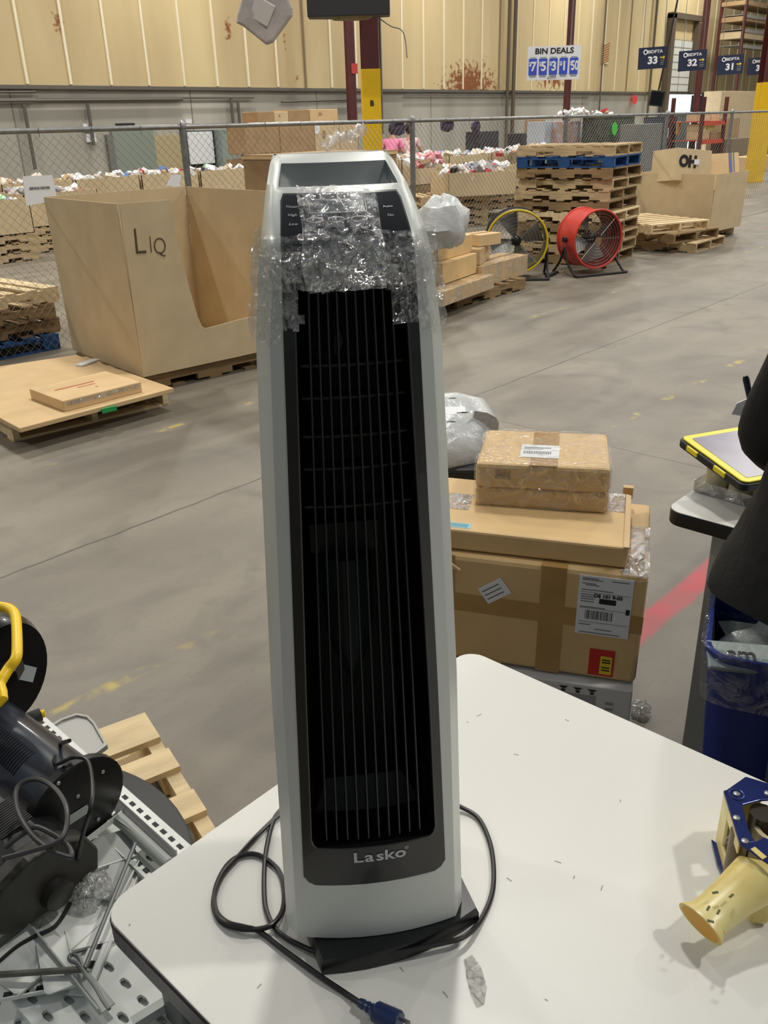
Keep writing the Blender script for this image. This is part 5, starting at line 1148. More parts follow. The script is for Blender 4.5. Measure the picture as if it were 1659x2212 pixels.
# grey white poly mailer behind the stack
pm0 = atd(985, 935, 2.5)
mm = M(); cs = [fl(x, y, z) for x, y, z in ((930, 860, .72), (985, 856, .72), (1048, 870, .70), (1078, 915, .66), (1070, 950, .60), (1030, 985, .58), (960, 990, .60), (905, 960, .62), (895, 890, .7))]
c = sum(cs, Vector()) / 9
ringsB = [[c + (p - c) * k + Vector((0, 0, d)) for p in cs] for k, d in ((.4, .05), (.7, .042), (.93, .022), (1, 0), (.98, -.03), (.8, -.085), (.3, -.1))]
bag_m = mat('mailer_grey', (198, 200, 198), .28, var=.1, scale=14, bump=.55, bscale=26)
pmz = thing('poly_mailer', 'white plastic parcel bag with black scribbles behind the near carton stack', 'parcel', (0, 0, 0)); M().loft(ringsB).build('bag', bag_m, pmz, smooth=True)
def squig(x, y, s_): 
    o_ = fl(x, y, .775); return smooth_path([o_ + Vector(((a * CR.x) * s_, (a * CR.y) * s_, 0)) + Vector((CF.x, CF.y, 0)) * (b2 * s_) for a, b2 in ((-1.4, -.1), (-.6, -.05), (0, .3), (.5, 0), (0, -.25), (-.3, .1), (.3, .3), (.9, 0), (.5, -.3), (1.3, .1))], 4)
for x, y, s_ in ((1000, 891, .014), (978, 860, .009), (975, 911, .01)): M().tube(squig(x, y, s_), .0013, 5).build('scribble', INK, pmz)
M().box(-.06, .03, -.05, .03, 0, .001, 0, Matrix.Translation(fl(985, 885, .772)) @ rotz(R_(-50))).build('white_label', WHITEP, pmz)
tag(M().box(-.2, .2, -.2, .2, 0, .555, 0, Matrix.Translation((c.x + .02, c.y + .02, 0)) @ rotz(R_(-50))).build('dark_crate', mat('crate_black', (34, 32, 30), .6), bevel=.01), 'dark crate behind the near stack with the white parcel bag on it', 'crate')

# ================================================================== RIGHT TABLE, CRATE, TABLET
work_table('work_table', 'second white table with a grey leg at the right edge', 1.832, 3.4, -.75, .782, .76, thick=.034, r_=.04, leg_m=mat('leg_grey', (188, 190, 184), .45, metal=.0), inset=.085, lk=1.5, lw_=.029)
M().bar((1.93, .70, .42), (1.93, -.6, .42), .03, .045).build('side_rail', STEEL, None) if False else None
cx = fl(1507, 1062, .76); cy2 = fl(1592, 1100, .76); 
cz = .762
ct = thing('tape_roll_tray', 'clear plastic tray of cream tape rolls under the tablet', 'tray', (0, 0, 0))
e1 = Vector((-.1, -1, 0)).normalized(); e2 = Vector((.99, -.1, 0)).normalized(); o0 = Vector((1.975, .775, cz))
T = Matrix(((e1.x, e2.x, 0, o0.x), (e1.y, e2.y, 0, o0.y), (0, 0, 1, o0.z), (0, 0, 0, 1)))
M().box(0, .26, 0, .2, 0, .006, 0, T).build('tray_base', mat('tray_brown', (96, 80, 60), .4), ct, bevel=.002)
M().box(0, .26, -.003, 0, 0, .03, 0, T).box(0, .26, .2, .203, 0, .03, 0, T).box(-.003, 0, 0, .2, 0, .03, 0, T).box(.26, .263, 0, .2, 0, .03, 0, T).build('tray_walls', film('tray_film', fac=.25, amp=.4, scale=20, white=.4), ct)
k = 0
wordsr = [['front left', 'front second', 'front third', 'front right'], ['back left', 'back second', 'back third', 'back right']]
for j in range(2):
    for i in range(4):
        p = T @ Vector((.036 + .062 * i, .045 + .1 * j, .0065)); hgt = .062 if (i + j) % 2 else .07
        rt = thing('tape_roll', 'cream tape roll standing in the clear tray under tablet, %s' % wordsr[j][i], 'tape roll', p, 0, 'cream tape rolls in the clear tray')
        M().lathe([(.0185, 0), (.0295, 0), (.0295, hgt), (.0185, hgt), (.0185, 0)], None, 20, cap=False).build('tape', mat('tape_cream', (206, 198, 160), .35, var=.1, scale=30), rt, smooth=True)
        M().lathe([(.0165, .001), (.0185, .001), (.0185, hgt - .001), (.0165, hgt - .001), (.0165, .001)], None, 16, cap=False).build('core', CARDD, rt, smooth=True)
zt_ = .868
ta = [fl(1468, 945, zt_ + .018), fl(1607, 1046, zt_ - .01)]; 
t1 = (ta[1] - ta[0]); tl = t1.length; t1.normalize(); up3 = Vector((CR.x, CR.y, 0)) * .9 + Vector((0, 0, .0)); up3 = (up3 - t1 * up3.dot(t1)).normalized()
nrm_ = t1.cross(up3).normalized(); nrm_ = nrm_ if nrm_.z > 0 else -nrm_
T = Matrix(((t1.x, up3.x, nrm_.x, ta[0].x), (t1.y, up3.y, nrm_.y, ta[0].y), (t1.z, up3.z, nrm_.z, ta[0].z), (0, 0, 0, 1)))
tbt = thing('tablet', 'tablet in a black and yellow rugged case lying on the tape rolls', 'tablet', (0, 0, 0))
YC = mat('case_yellow', (244, 224, 40), .4)
M().prism(rounded(-.004, tl + .004, -.004, .2, .02), .02, T @ Matrix.Translation((0, 0, -.022))).build('case_shell', mat('case_black', (20, 26, 32), .5), tbt, bevel=.004)
M().prism(rounded(.002, tl - .002, .002, .194, .016), .004, T @ Matrix.Translation((0, 0, -.001))).build('case_rim', YC, tbt, bevel=.001)
M().prism(rounded(.02, tl - .018, .02, .178, .006), .0012, T @ Matrix.Translation((0, 0, .0025))).build('screen', mat('screen_reflection', (128, 120, 138), .3, var=.3, scale=9), tbt)  # black glass; grey-purple colour paints in the reflection on it
for x in (.04, .15): M().box(x, x + .045, -.007, .0, -.016, -.002, 0, T).build('yellow_grip', YC, tbt, bevel=.003)

# ================================================================== NEAR PERSON (back and left arm at the right edge)
BC = mat('black_jacket', (17, 18, 20), .85, var=.3, scale=12, bump=.3, bscale=40); BJ = mat('blue_black_jeans', (24, 30, 46), .8)
pd = ray(1885, 1150); pd = Vector((pd.x, pd.y, 0)).normalized(); pc_ = pd * 1.58
person = thing('person', 'person in a black jacket and dark jeans at the right edge, seen from behind', 'person', (pc_.x, pc_.y, 0), math.atan2(pd.y, pd.x) - math.pi / 2)
# local frame: x right, y away from the camera. left arm is -x
inv2 = (Matrix.Translation(pc_) @ rotz(math.atan2(pd.y, pd.x) - math.pi / 2)).inverted()
EL = inv2 @ atd(1652, 935, 1.62); WR_ = inv2 @ atd(1740, 1010, 1.86)
J = {'pel': (Vector((0, 0, .93)), (.15, .11)), 'waist': (Vector((0, .0, 1.06)), (.135, .1)), 'chest': (Vector((0, .03, 1.26)), (.12, .085)), 'nk': (Vector((0, .05, 1.45)), .055), 'chin': (Vector((0, .07, 1.53)), .065), 'head': (Vector((0, .075, 1.605)), (.07, .085)), 'crown': (Vector((0, .07, 1.67)), .055),
     'shL': (Vector((-.125, .02, 1.335)), .042), 'elL': (EL, .042), 'wrL': (WR_, .03), 'palL': (WR_ + Vector((.03, .07, .0)), (.036, .016)),
     'shR': (Vector((.155, .02, 1.345)), .042), 'elR': (Vector((.27, .06, 1.08)), .042), 'wrR': (Vector((.12, .3, 1.0)), .03), 'palR': (Vector((.09, .37, 1.0)), (.036, .016)),
     'hipL': (Vector((-.04, 0, .85)), .08), 'knL': (Vector((-.03, .02, .48)), .058), 'anL': (Vector((-.03, -.02, .1)), .042), 'ftL': (Vector((-.03, .12, .045)), .04),
     'hipR': (Vector((.1, 0, .85)), .1), 'knR': (Vector((.11, .02, .48)), .066), 'anR': (Vector((.12, -.02, .1)), .045), 'ftR': (Vector((.13, .12, .045)), .042)}
E_ = [('pel', 'waist'), ('waist', 'chest'), ('chest', 'nk'), ('nk', 'chin'), ('chin', 'head'), ('head', 'crown')]
for n in 'LR': E_ += [('chest', 'sh' + n), ('sh' + n, 'el' + n), ('el' + n, 'wr' + n), ('wr' + n, 'pal' + n), ('pel', 'hip' + n), ('hip' + n, 'kn' + n), ('kn' + n, 'an' + n), ('an' + n, 'ft' + n)]
for n in 'LR':
    pb_, wr = J['pal' + n][0], J['wr' + n][0]; d = (pb_ - wr).normalized(); s_ = d.cross(Vector((0, 0, 1))).normalized()
    for k, (o_, ln) in enumerate(((-.03, .062), (-.01, .074), (.01, .07), (.028, .055))):
        a = pb_ + s_ * o_ + d * .02; J['f%d%s' % (k, n)] = (a, .0095); J['g%d%s' % (k, n)] = (a + d * ln * .55 + Vector((0, 0, -.008)), .0085); J['h%d%s' % (k, n)] = (a + d * ln * .85 + Vector((0, 0, -.03)), .0075)
        E_ += [('pal' + n, 'f%d%s' % (k, n)), ('f%d%s' % (k, n), 'g%d%s' % (k, n)), ('g%d%s' % (k, n), 'h%d%s' % (k, n))]
    th = pb_ - s_ * (.035 if n == 'R' else -.035) - d * .03; J['t' + n] = (th, .011); J['u' + n] = (th + d * .035 - s_ * (.02 if n == 'R' else -.02), .0085); E_ += [('pal' + n, 't' + n), ('t' + n, 'u' + n)]
skin_mesh('body', J, E_, 'pel', SKIN, person)
jk = M(); a = []
for z, rx, ry, yo in ((.80, .252, .17, 0), (.82, .25, .17, 0), (.87, .235, .16, 0), (.93, .215, .15, 0), (.98, .2, .14, 0), (1.06, .185, .13, .01), (1.18, .175, .13, .02), (1.3, .185, .13, .03), (1.36, .185, .12, .032), (1.40, .15, .105, .036), (1.44, .085, .08, .045), (1.48, .068, .068, .05)):
    a.append([Vector((rx * math.cos(q) * (1 + .02 * math.sin(q * 7 + z * 20)), yo + ry * math.sin(q), z + .006 * math.sin(q * 5))) for q in [2 * math.pi * j / 36 for j in range(36)]])
jk.loft(a); jk.build('jacket', BC, person, smooth=True)
for n in 'LR':
    sh, el, wr = J['sh' + n][0], J['el' + n][0], J['wr' + n][0]
    skin_mesh('jacket_sleeve', {'a': (sh + Vector((.05 if n == 'L' else -.05, 0, -.01)), .078), 'b': (sh, .072), 'c': (sh.lerp(el, .55), .062), 'd': (el, .062), 'e': (el.lerp(wr, .5), .058), 'f': (el.lerp(wr, .93), .044)}, [('a', 'b'), ('b', 'c'), ('c', 'd'), ('d', 'e'), ('e', 'f')], 'a', BC, person)
pj = {'pel': (Vector((.02, 0, .92)), (.14, .11)), 'hL': (Vector((-.04, 0, .84)), .085), 'hR': (Vector((.1, 0, .82)), .105), 'kL': (Vector((-.03, .02, .48)), .07), 'kR': (Vector((.11, .02, .48)), .08), 'aL': (Vector((-.03, -.01, .1)), .06), 'aR': (Vector((.12, -.01, .1)), .066)}
skin_mesh('jeans', pj, [('pel', 'hL'), ('pel', 'hR'), ('hL', 'kL'), ('hR', 'kR'), ('kL', 'aL'), ('kR', 'aR')], 'pel', BJ, person)
for sx_ in (-1, 1):
    M().loft([[Vector(((sx_ * .08 + .045) + w_ * math.cos(q), .05 + l_ * math.sin(q), z)) for q in [2 * math.pi * j / 16 for j in range(16)]] for z, w_, l_ in ((0, .048, .14), (.03, .05, .142), (.07, .042, .12), (.1, .036, .08))]).build('shoe', BLACKM, person, smooth=True)
M().lathe([(.01, .112), (.05, .1), (.08, .06), (.09, .005), (.086, -.05), (.062, -.1)], Matrix.Translation((0, .05, 1.625)), 20).build('hair', HAIRD, person, smooth=True)
# face details
hd = Vector((0, .075, 1.6)); M().lathe([(0, -.012), (.012, -.008), (.015, .004), (.006, .016), (0, .02)], frame(hd + Vector((0, .095, .0)), (1, 0, 0), (0, 0, 1)), 10).build('nose', SKIN, person, smooth=True)
for sx_ in (-1, 1):
    M().lathe([(0, -.008), (.008, -.006), (.011, 0), (.008, .006), (0, .008)], Matrix.Translation(hd + Vector((sx_ * .032, .082, .025))), 10).build('eye', WHITEP, person, smooth=True); M().lathe([(0, -.02), (.01, -.016), (.012, 0), (.01, .02), (0, .024)], Matrix.Translation(hd + Vector((sx_ * .09, .0, .01))), 10).build('ear', SKIN, person, smooth=True)
M().box(-.025, .025, .088, .094, -.045, -.038, 0, Matrix.Translation(hd)).build('mouth', mat('lip', (150, 80, 76), .5), person, bevel=.002)
# pen and slip in the hand region
a = atd(1610, 812, 1.9); b2 = atd(1618, 850, 1.9); tag(M().tube([a, a.lerp(b2, .2), b2 + (b2 - a) * .8], [.005, .007, .006], 8).build('barcode_pen', mat('pen_navy', (22, 30, 48), .35), smooth=True), 'dark stylus pen sticking up behind the black sleeve', 'pen')
cs = [atd(1580, 895, 1.9), atd(1592, 872, 1.9), atd(1640, 850, 1.92), atd(1640, 905, 1.92)]
tag(M().loft([cs, [p + Vector((.002, .002, .001)) for p in cs]]).build('paper_slip', WHITEP), 'small white paper slip held behind the black sleeve', 'paper')

# ================================================================== BLUE BIN
bt = thing('recycling_bin', 'deep blue plastic waste bin with a liner beneath the second table', 'bin', (0, 0, 0))
BINM = mat('bin_blue', (10, 38, 116), .4); rimz = .575
bo_ = fl(1527, 1412, rimz); ex = Vector((.35, -.94, 0)).normalized(); ey = Vector((.94, .35, 0)).normalized()
def binring(z, k, inset=0.0):
    L_, D_ = .42, .30; c = bo_ + ex * L_ / 2 + ey * D_ / 2; pts = rounded(-L_ / 2 * k + inset, L_ / 2 * k - inset, -D_ / 2 * k + inset, D_ / 2 * k - inset, .05 * k, 5)
    return [Vector((c.x, c.y, z)) + ex * x + ey * y for x, y in pts]
bm_ = M(); bm_.loft([binring(.0, .8), binring(.3, .9), binring(rimz - .03, .985), binring(rimz - .03, 1.02), binring(rimz, 1.03), binring(rimz, .97), binring(.3, .87), binring(.02, .78)], cap=True); bm_.build('bin_body', BINM, bt, smooth=True)
lm = M(); lr = []
for z, k, am in ((rimz - .13, 1.0, .004), (rimz - .06, 1.035, .005), (rimz + .012, 1.06, .006), (rimz + .012, 1.0, .006), (rimz - .08, .93, .004), (.34, .86, .004)):
    lr.append([p + (p - (bo_ + ex * .21 + ey * .15)).normalized() * (am * noise.noise(p * 30) * 2) + Vector((0, 0, am * 1.5 * noise.noise(p * 22))) for p in binring(z, k)])
lm.loft(lr, cap=False); lm.build('bag_liner', film('liner_film', tint=(.88, .92, .98), fac=.08, amp=.28, scale=16, white=.3), bt, smooth=True)
cin = bo_ + ex * .17 + ey * .15
blob_bag('waste_film', 'crumpled grey plastic packaging filling the blue bin', 'waste', (cin.x, cin.y, rimz - .10), (.15, .11, .08), mat('waste_grey', (150, 156, 152), .3, var=.4, scale=20, bump=.6, bscale=30), 5, n=26, amp=.5, rot=math.atan2(ex.y, ex.x))
lp = thing('waste_packet', 'grey printed plastic packet lying on top of the waste in the blue bin', 'packet', (0, 0, 0))
a = fl(1600, 1425, rimz - .02); M().box(-.07, .07, -.04, .04, 0, .012, 0, Matrix.Translation(a) @ rotz(R_(-60)) @ Matrix.Rotation(.25, 4, 'X')).build('packet', mat('packet_grey', (140, 150, 146), .4, bump=.3, bscale=40), lp, bevel=.004); text('am', .05, Matrix.Translation(a + Vector((0, 0, .0135))) @ rotz(R_(-60)) @ Matrix.Rotation(.25, 4, 'X'), INK, lp, bold=.001)
# light slatted board between leg and bin
a = fl(1500, 1520, .1); tag(M().box(-.012, .012, -.16, .16, 0, .4, 0, Matrix.Translation((2.36, .62, .0)) @ rotz(.35)).build('leaning_board', mat('pale_board', (176, 180, 184), .5)), 'pale panel edge standing behind the blue bin and table leg', 'panel board')

# ================================================================== PILE OF WHITE SHELVING AT LOWER LEFT
SHW = mat('shelf_white', (226, 228, 222), .4, var=.08, scale=9); SHG = mat('shelf_grey', (176, 180, 174), .42, var=.12, scale=9)
put_pallet(PALL, *(fl(310, 1533, .122).xy + Vector((-.64, -.46))), 0, R_(75), 'pale wooden pallet on the floor beneath the shelving parts, near left')
def perforated(name, lab, T, nx, ny, cw, chh, sw, sh, m_=SHW, lip=.02, group='white perforated shelf panels'):
    t = thing(name, lab, 'metal shelf', (0, 0, 0), 0, group); t.matrix_world = T
    mm = M(); th = .0015
    for i in range(nx):
        for j in range(ny):
            x, y = i * cw, j * chh; ox = (cw / 2 if False else 0); cxx, cyy = x + cw / 2, y + chh / 2
            so = [(x, y), (x + cw / 2, y), (x + cw, y), (x + cw, y + chh / 2), (x + cw, y + chh), (x + cw / 2, y + chh), (x, y + chh), (x, y + chh / 2)]
            r_ = sw / 2; hh = sh / 2 - r_; si = [(cxx - r_ * .7, cyy - hh - r_ * .7), (cxx, cyy - hh - r_), (cxx + r_ * .7, cyy - hh - r_ * .7), (cxx + r_, cyy), (cxx + r_ * .7, cyy + hh + r_ * .7), (cxx, cyy + hh + r_), (cxx - r_ * .7, cyy + hh + r_ * .7), (cxx - r_, cyy)]
            vs = [Vector((a, b2, 0)) for a, b2 in so] + [Vector((a, b2, 0)) for a, b2 in si] + [Vector((a * .9 + cxx * .1, b2 * .9 + cyy * .1, -th * 3)) for a, b2 in si]
            mm.add(vs, [(k, (k + 1) % 8, 8 + (k + 1) % 8, 8 + k) for k in range(8)] + [(8 + k, 8 + (k + 1) % 8, 16 + (k + 1) % 8, 16 + k) for k in range(8)])
    W_, H2 = nx * cw, ny * chh
    mm.build('perforated_sheet', m_, t)
    lm2 = M()
    lm2.box(-.004, W_ + .004, -.004, 0, -lip, .0005).box(-.004, W_ + .004, H2, H2 + .004, -lip, .0005).box(-.004, 0, 0, H2, -lip, .0005).box(W_, W_ + .004, 0, H2, -lip, .0005); lm2.box(0, W_, 0, .012, -lip, -lip + .001)
    lm2.build('folded_lip', m_, t); M().box(.001, W_ - .001, .001, H2 - .001, -.011, -.009).build('underlayer', SHW, t)
    return t
ZP = .56
def TP(x, y, z, a, rx=0, ry=0): p = fl(x, y, z); return Matrix.Translation(p) @ rotz(R_(a)) @ Matrix.Rotation(R_(rx), 4, 'X') @ Matrix.Rotation(R_(ry), 4, 'Y')
# solid stack of panels below (edges show)
for k in range(8):
    z = .13 + k * .05; dx, dy = random.uniform(-.015, .015), random.uniform(-.015, .015)
    tt = thing('metal_shelf', 'plain white shelf panel in the lower stack, %s from the pallet' % ('first', 'second', 'third', 'fourth', 'fifth', 'sixth', 'seventh', 'eighth')[k], 'metal shelf', (0, 0, 0), 0, 'stacked shelf panels under the perforated ones')
    M().box(.1 + dx, .515 + dx, .62 + dy, 1.5 + dy, z, z + .044).build('panel', SHG if k % 2 else SHW, tt, bevel=.002)
perforated('perforated_shelf', 'white perforated shelf panel under the table corner, slots in rows', Matrix.Translation((.235, .60, ZP)) @ rotz(R_(2)), 9, 10, .031, .040, .0105, .022)
perforated('perforated_shelf', 'white perforated shelf panel at the lower left corner of the photo', Matrix.Translation((.02, .80, ZP - .012)) @ rotz(R_(-34)), 10, 7, .031, .040, .0105, .022)
perforated('perforated_shelf', 'grey white perforated panel lying under the black heaters', Matrix.Translation((.15, 1.02, ZP - .006)) @ rotz(R_(8)), 10, 10, .031, .042, .010, .02, SHG)
def rail(name, lab, p, q, w_, h_, m_, holes=0, z=ZP + .01, shape='L', grp=None):
    a = fl(*p, z); b2 = fl(*q, z); t = thing(name, lab, 'shelf rail', (0, 0, 0), 0, grp); d = (b2 - a).normalized(); s_ = d.cross(Vector((0, 0, 1)))
    M().bar(a, b2, w_, .002).build('flange', m_, t)
    M().bar(a + s_ * w_ / 2 + Vector((0, 0, h_ / 2)), b2 + s_ * w_ / 2 + Vector((0, 0, h_ / 2)), .002, h_).build('web', m_, t)
    if holes:
        hm = M(); L2 = (b2 - a).length
        for k in range(holes): c = a + d * (L2 * (k + .5) / holes) + Vector((0, 0, .0012)); hm.bar(c - d * .006, c + d * .006, .007, .0006)
        hm.build('slot_marks', INK, t)
    return t
rail('shelf_rail', 'long white upright rail with dark slots along the right of the shelving pile', (72, 1545), (398, 1838), .026, .012, SHW, 22, z=ZP + .04)
rail('shelf_rail', 'grey angle rail inside the long white one on the pile', (235, 1760), (378, 1870), .014, .02, SHG, 0, z=ZP + .02)
rail('shelf_rail', 'short white cross rail reaching from the heater end cap', (150, 1838), (262, 1752), .02, .01, SHW, 4, z=ZP + .03)
rail('shelf_rail', 'white strut lying across the pile toward the table corner', (262, 1830), (340, 1905), .022, .008, SHW, 5, z=ZP + .012)
rail('shelf_rail', 'grey channel running down the middle of the pile', (75, 1985), (232, 2180), .022, .012, SHG, 0, z=ZP + .016)
rail('shelf_rail', 'grey rail along the lower edge beside the table corner', (288, 2212), (405, 2140), .022, .015, SHG, 0, z=ZP + .01)
rail('shelf_rail', 'white slotted strip beneath the grey rod in the pile', (170, 2150), (285, 1880), .03, .006, SHW, 7, z=ZP + .006)
rail('shelf_rail', 'white strip running left from the hook', (0, 2152), (176, 2118), .018, .006, SHW, 5, z=ZP + .008)
def rod(lab, p, q, r_, m_, z, z2=None, name='metal_rod', cat='rod'):
    a, b2 = fl(*p, z), fl(*q, z2 or z); return tag(M().tube([a, b2], r_, 10).build(name, m_, smooth=True), lab, cat)
rod('grey round tube lying along the right of the shelving pile', (258, 1768), (366, 1868), .0115, SHG, ZP + .03, name='metal_tube', cat='tube')
rod('thin grey rod slanting across the pile toward the hook', (292, 1822), (183, 2092), .0032, STEEL, ZP + .045, ZP + .03)
rod('second thin rod running from the hook to the left edge', (-10, 2106), (176, 2094), .0042, mat('rod_dark', (100, 98, 88), .5), ZP + .03)
hk = M(); hp = [fl(x, y, ZP + .035) for x, y in ((236, 2180), (222, 2160), (205, 2130), (180, 2098), (168, 2082), (152, 2075), (150, 2066), (160, 2062), (172, 2072), (178, 2090))]
hk.tube(smooth_path(hp, 5), .0028, 8); tag(hk.build('wire_hook', STEEL, smooth=True), 'bent grey wire hook lying on the pile where the rods meet', 'hook')
for k, (x, y, a, w_, h_) in enumerate([(185, 1925, 20, .05, .03), (160, 2000, -30, .06, .04), (215, 1880, 60, .05, .03), (90, 2040, 10, .07, .04), (250, 1900, 35, .04, .02), (120, 2080, 70, .05, .02), (190, 1850, -20, .07, .03)]):
    tt = thing('shelf_bracket', 'small white bracket scrap on the shelving pile, %s' % ('right of the lower heater', 'below the lower heater', 'near the upper heater cap', 'in the lower left part', 'next to the grey tube', 'left of the wire hook', 'under the upper heater')[k], 'bracket', (0, 0, 0), 0, 'white bracket scraps on the shelving pile')
    T = TP(x, y, ZP + .008 + .002 * k, a, 4, 3); M().prism(rounded(-w_, w_, -h_, h_, .008, 3), .002, T).build('plate', SHW if k % 2 else SHG, tt); M().box(-w_, w_, -h_ - .002, -h_, -.002, .003, 0, T).build('flange', SHW, tt)
blob_bag('clear_wrapper', 'small crumpled clear wrapper on the shelving pile', 'wrapper', fl(197, 1925, ZP + .03), (.03, .03, .02), film('small_film', fac=.35, amp=.6, scale=60), 4, n=14, amp=.5)

# black tabletop disc standing on the pallet beyond the pile
dcn = Vector((.325, 1.30, .40)); 
t = thing('round_black_top', 'large flat round black disc resting behind the shelving pile on the pallet', 'disc', (0, 0, 0))
T = Matrix.Translation(dcn) @ Matrix.Rotation(R_(4), 4, 'Y')
M().lathe([(0, -.02), (.35, -.02), (.362, -.012), (.362, .0), (.356, .004), (0, .004)], T, 64).build('disc', mat('disc_charcoal', (52, 53, 55), .5), t, smooth=True)
sp = thing('carton_support', 'dark carton block under the round black disc on the pallet', 'block', (0, 0, 0)); M().box(.525, .66, 1.2, 1.55, .124, .37).build('block', CARDD, sp)
# grey translucent lid corner
lc = [fl(x, y, .44) for x, y in ((100, 1570), (130, 1552), (165, 1540), (190, 1545), (205, 1560), (232, 1608), (190, 1640), (120, 1610))]
tl_ = thing('plastic_lid', 'grey translucent plastic lid corner between the shelving and the pallet', 'lid', (0, 0, 0))
M().loft([[p - Vector((0, 0, .012)) for p in lc], lc, [p.lerp(sum(lc, Vector()) / 8, .12) for p in lc], [p.lerp(sum(lc, Vector()) / 8, .14) - Vector((0, 0, .005)) for p in lc]]).build('lid', mat('lid_grey', (150, 148, 142), .35), tl_, bevel=.001)

# ------------------------------------------------------------------ black heaters on the pile
def ecap(c, ax, up, rx, ry, n=28): s_ = ax.cross(up).normalized(); u_ = s_.cross(ax).normalized(); return [c + s_ * (rx * math.cos(q)) + u_ * (ry * math.sin(q)) for q in [2 * math.pi * j / n for j in range(n)]]
bt1 = thing('tower_fan', 'blue black tower fan lying on the shelving, upper of the two black ones', 'fan', (0, 0, 0))
c1 = fl(163, 1742, .665); c0_ = fl(-60, 1560, .70); ax = (c1 - c0_).normalized(); UP = Vector((0, 0, 1))
NAVB = mat('tower_navy', (30, 36, 46), .3, coat=.3)
M().loft([ecap(c0_, ax, UP, .062, .062), ecap(c0_.lerp(c1, .5), ax, UP, .064, .064), ecap(c1 - ax * .012, ax, UP, .066, .066)]).build('fan_body', NAVB, bt1, smooth=True)
M().loft([ecap(c1 - ax * .012, ax, UP, .084, .082), ecap(c1 - ax * .008, ax, UP, .088, .086), ecap(c1 + ax * .004, ax, UP, .088, .086), ecap(c1 + ax * .008, ax, UP, .083, .081)]).build('base_disc', mat('disc_black', (14, 14, 15), .4), bt1, smooth=True)
sdv = ax.cross(UP).normalized(); upv = sdv.cross(ax).normalized()
gm = M(); L2 = (c1 - c0_).length
for k in range(26):
    p = c0_ + ax * (L2 * (.18 + .021 * k)); gm.tube([p + (upv * math.cos(q) - sdv * math.sin(q) * -1) * .0655 for q in [R_(v) for v in (5, 15, 25, 35, 45)]], .0012, 4)
gm.build('intake_slots', mat('slot_black', (8, 8, 9), .6), bt1)
for x, y in ((222, 1667), (126, 1692), (168, 1720), (115, 1800), (212, 1770)):
    p = pl(x, y, c1 + ax * .0085, ax); M().lathe([(0, 0), (.0035, 0), (.003, .0015), (0, .002)], frame(p, sdv, upv) if frame(p, sdv, upv).to_3x3().col[2].dot(ax) > 0 else frame(p, -sdv, upv), 10).build('screw', mat('screw_silver', (170, 170, 168), .4, metal=.5), bt1)
lb = [pl(x, y, c1 + ax * .009, ax) for x, y in ((150, 1762), (188, 1738), (195, 1752), (150, 1782))]; M().loft([lb, [p + ax * .0006 for p in lb]]).build('rating_label', mat('label_grey', (176, 184, 178), .6), bt1)
bt2 = thing('ceramic_heater', 'black half round heater with a knob, lower of the two on the shelving', 'heater', (0, 0, 0))
d1_ = fl(100, 1905, .655); d0 = fl(-70, 1760, .68); ax = (d1_ - d0).normalized(); sdv = ax.cross(UP).normalized(); upv = sdv.cross(ax).normalized()
BLH = mat('heater_dark', (20, 20, 21), .42); 
def dring(c, k=1.0): 
    prof = [(-.085, -.055), (-.088, -.02), (-.07, .022), (-.03, .052), (.02, .06), (.062, .045), (.085, .012), (.088, -.02), (.06, -.05), (0, -.062)]
    return [c + sdv * x * k + upv * y * k for x, y in prof]
M().loft([dring(d0, .95), dring(d0.lerp(d1_, .6), .97), dring(d1_ - ax * .03, .95)]).build('heater_body', BLH, bt2, smooth=False, bevel=.004)
M().loft([dring(d1_ - ax * .03, 1.03), dring(d1_ - ax * .01, 1.05), dring(d1_, 1.0)]).build('end_cap', mat('cap_olive', (38, 36, 30), .5), bt2, bevel=.003)
kc = pl(118, 1925, d1_, ax); M().loft([ecap(kc, ax, UP, .024, .024, 20), ecap(kc + ax * .014, ax, UP, .023, .023, 20), ecap(kc + ax * .017, ax, UP, .019, .019, 20)]).build('knob', mat('knob_black', (34, 33, 30), .45), bt2, smooth=True)
gm = M(); L2 = (d1_ - d0).length
for k in range(14): p = d0 + ax * (L2 * (.38 + .022 * k)); gm.bar(p + upv * .0605 - sdv * .03, p + upv * .059 + sdv * .02, .0028, .002, up=upv)
gm.build('vent_slots', mat('slot_black', (8, 8, 9), .6), bt2)
def free_cord(name, lab, pts, r_=.0035, m_=CORDM): return tag(M().tube(smooth_path([fl(x, y, z) for x, y, z in pts], 5), r_, 8).build(name, m_, smooth=True), lab, 'cord')
free_cord('power_cord', 'black cord looping over both heaters at lower left', [(150, 1600, .80), (128, 1610, .72), (118, 1650, .75), (160, 1636, .76), (190, 1645, .76), (200, 1700, .77), (195, 1750, .765), (182, 1790, .72), (168, 1850, .66), (163, 1880, .60)], .0032)
free_cord('power_cord', 'dark grey cord coil between the two black heaters', [(10, 1830, .745), (60, 1795, .755), (85, 1788, .76), (140, 1820, .745), (155, 1850, .74), (118, 1840, .75), (70, 1805, .76), (38, 1750, .765), (38, 1700, .77), (75, 1683, .775), (115, 1700, .775), (142, 1740, .775), (143, 1790, .765), (122, 1820, .76), (60, 1840, .75), (5, 1855, .745)], .0036, mat('cord_grey', (52, 52, 52), .4))
free_cord('power_cord', 'black cord running from the lower heater to the left edge', [(160, 1920, .585), (152, 1950, .58), (120, 2000, .58), (70, 2025, .58), (30, 2050, .58), (-15, 2090, .58)], .003)
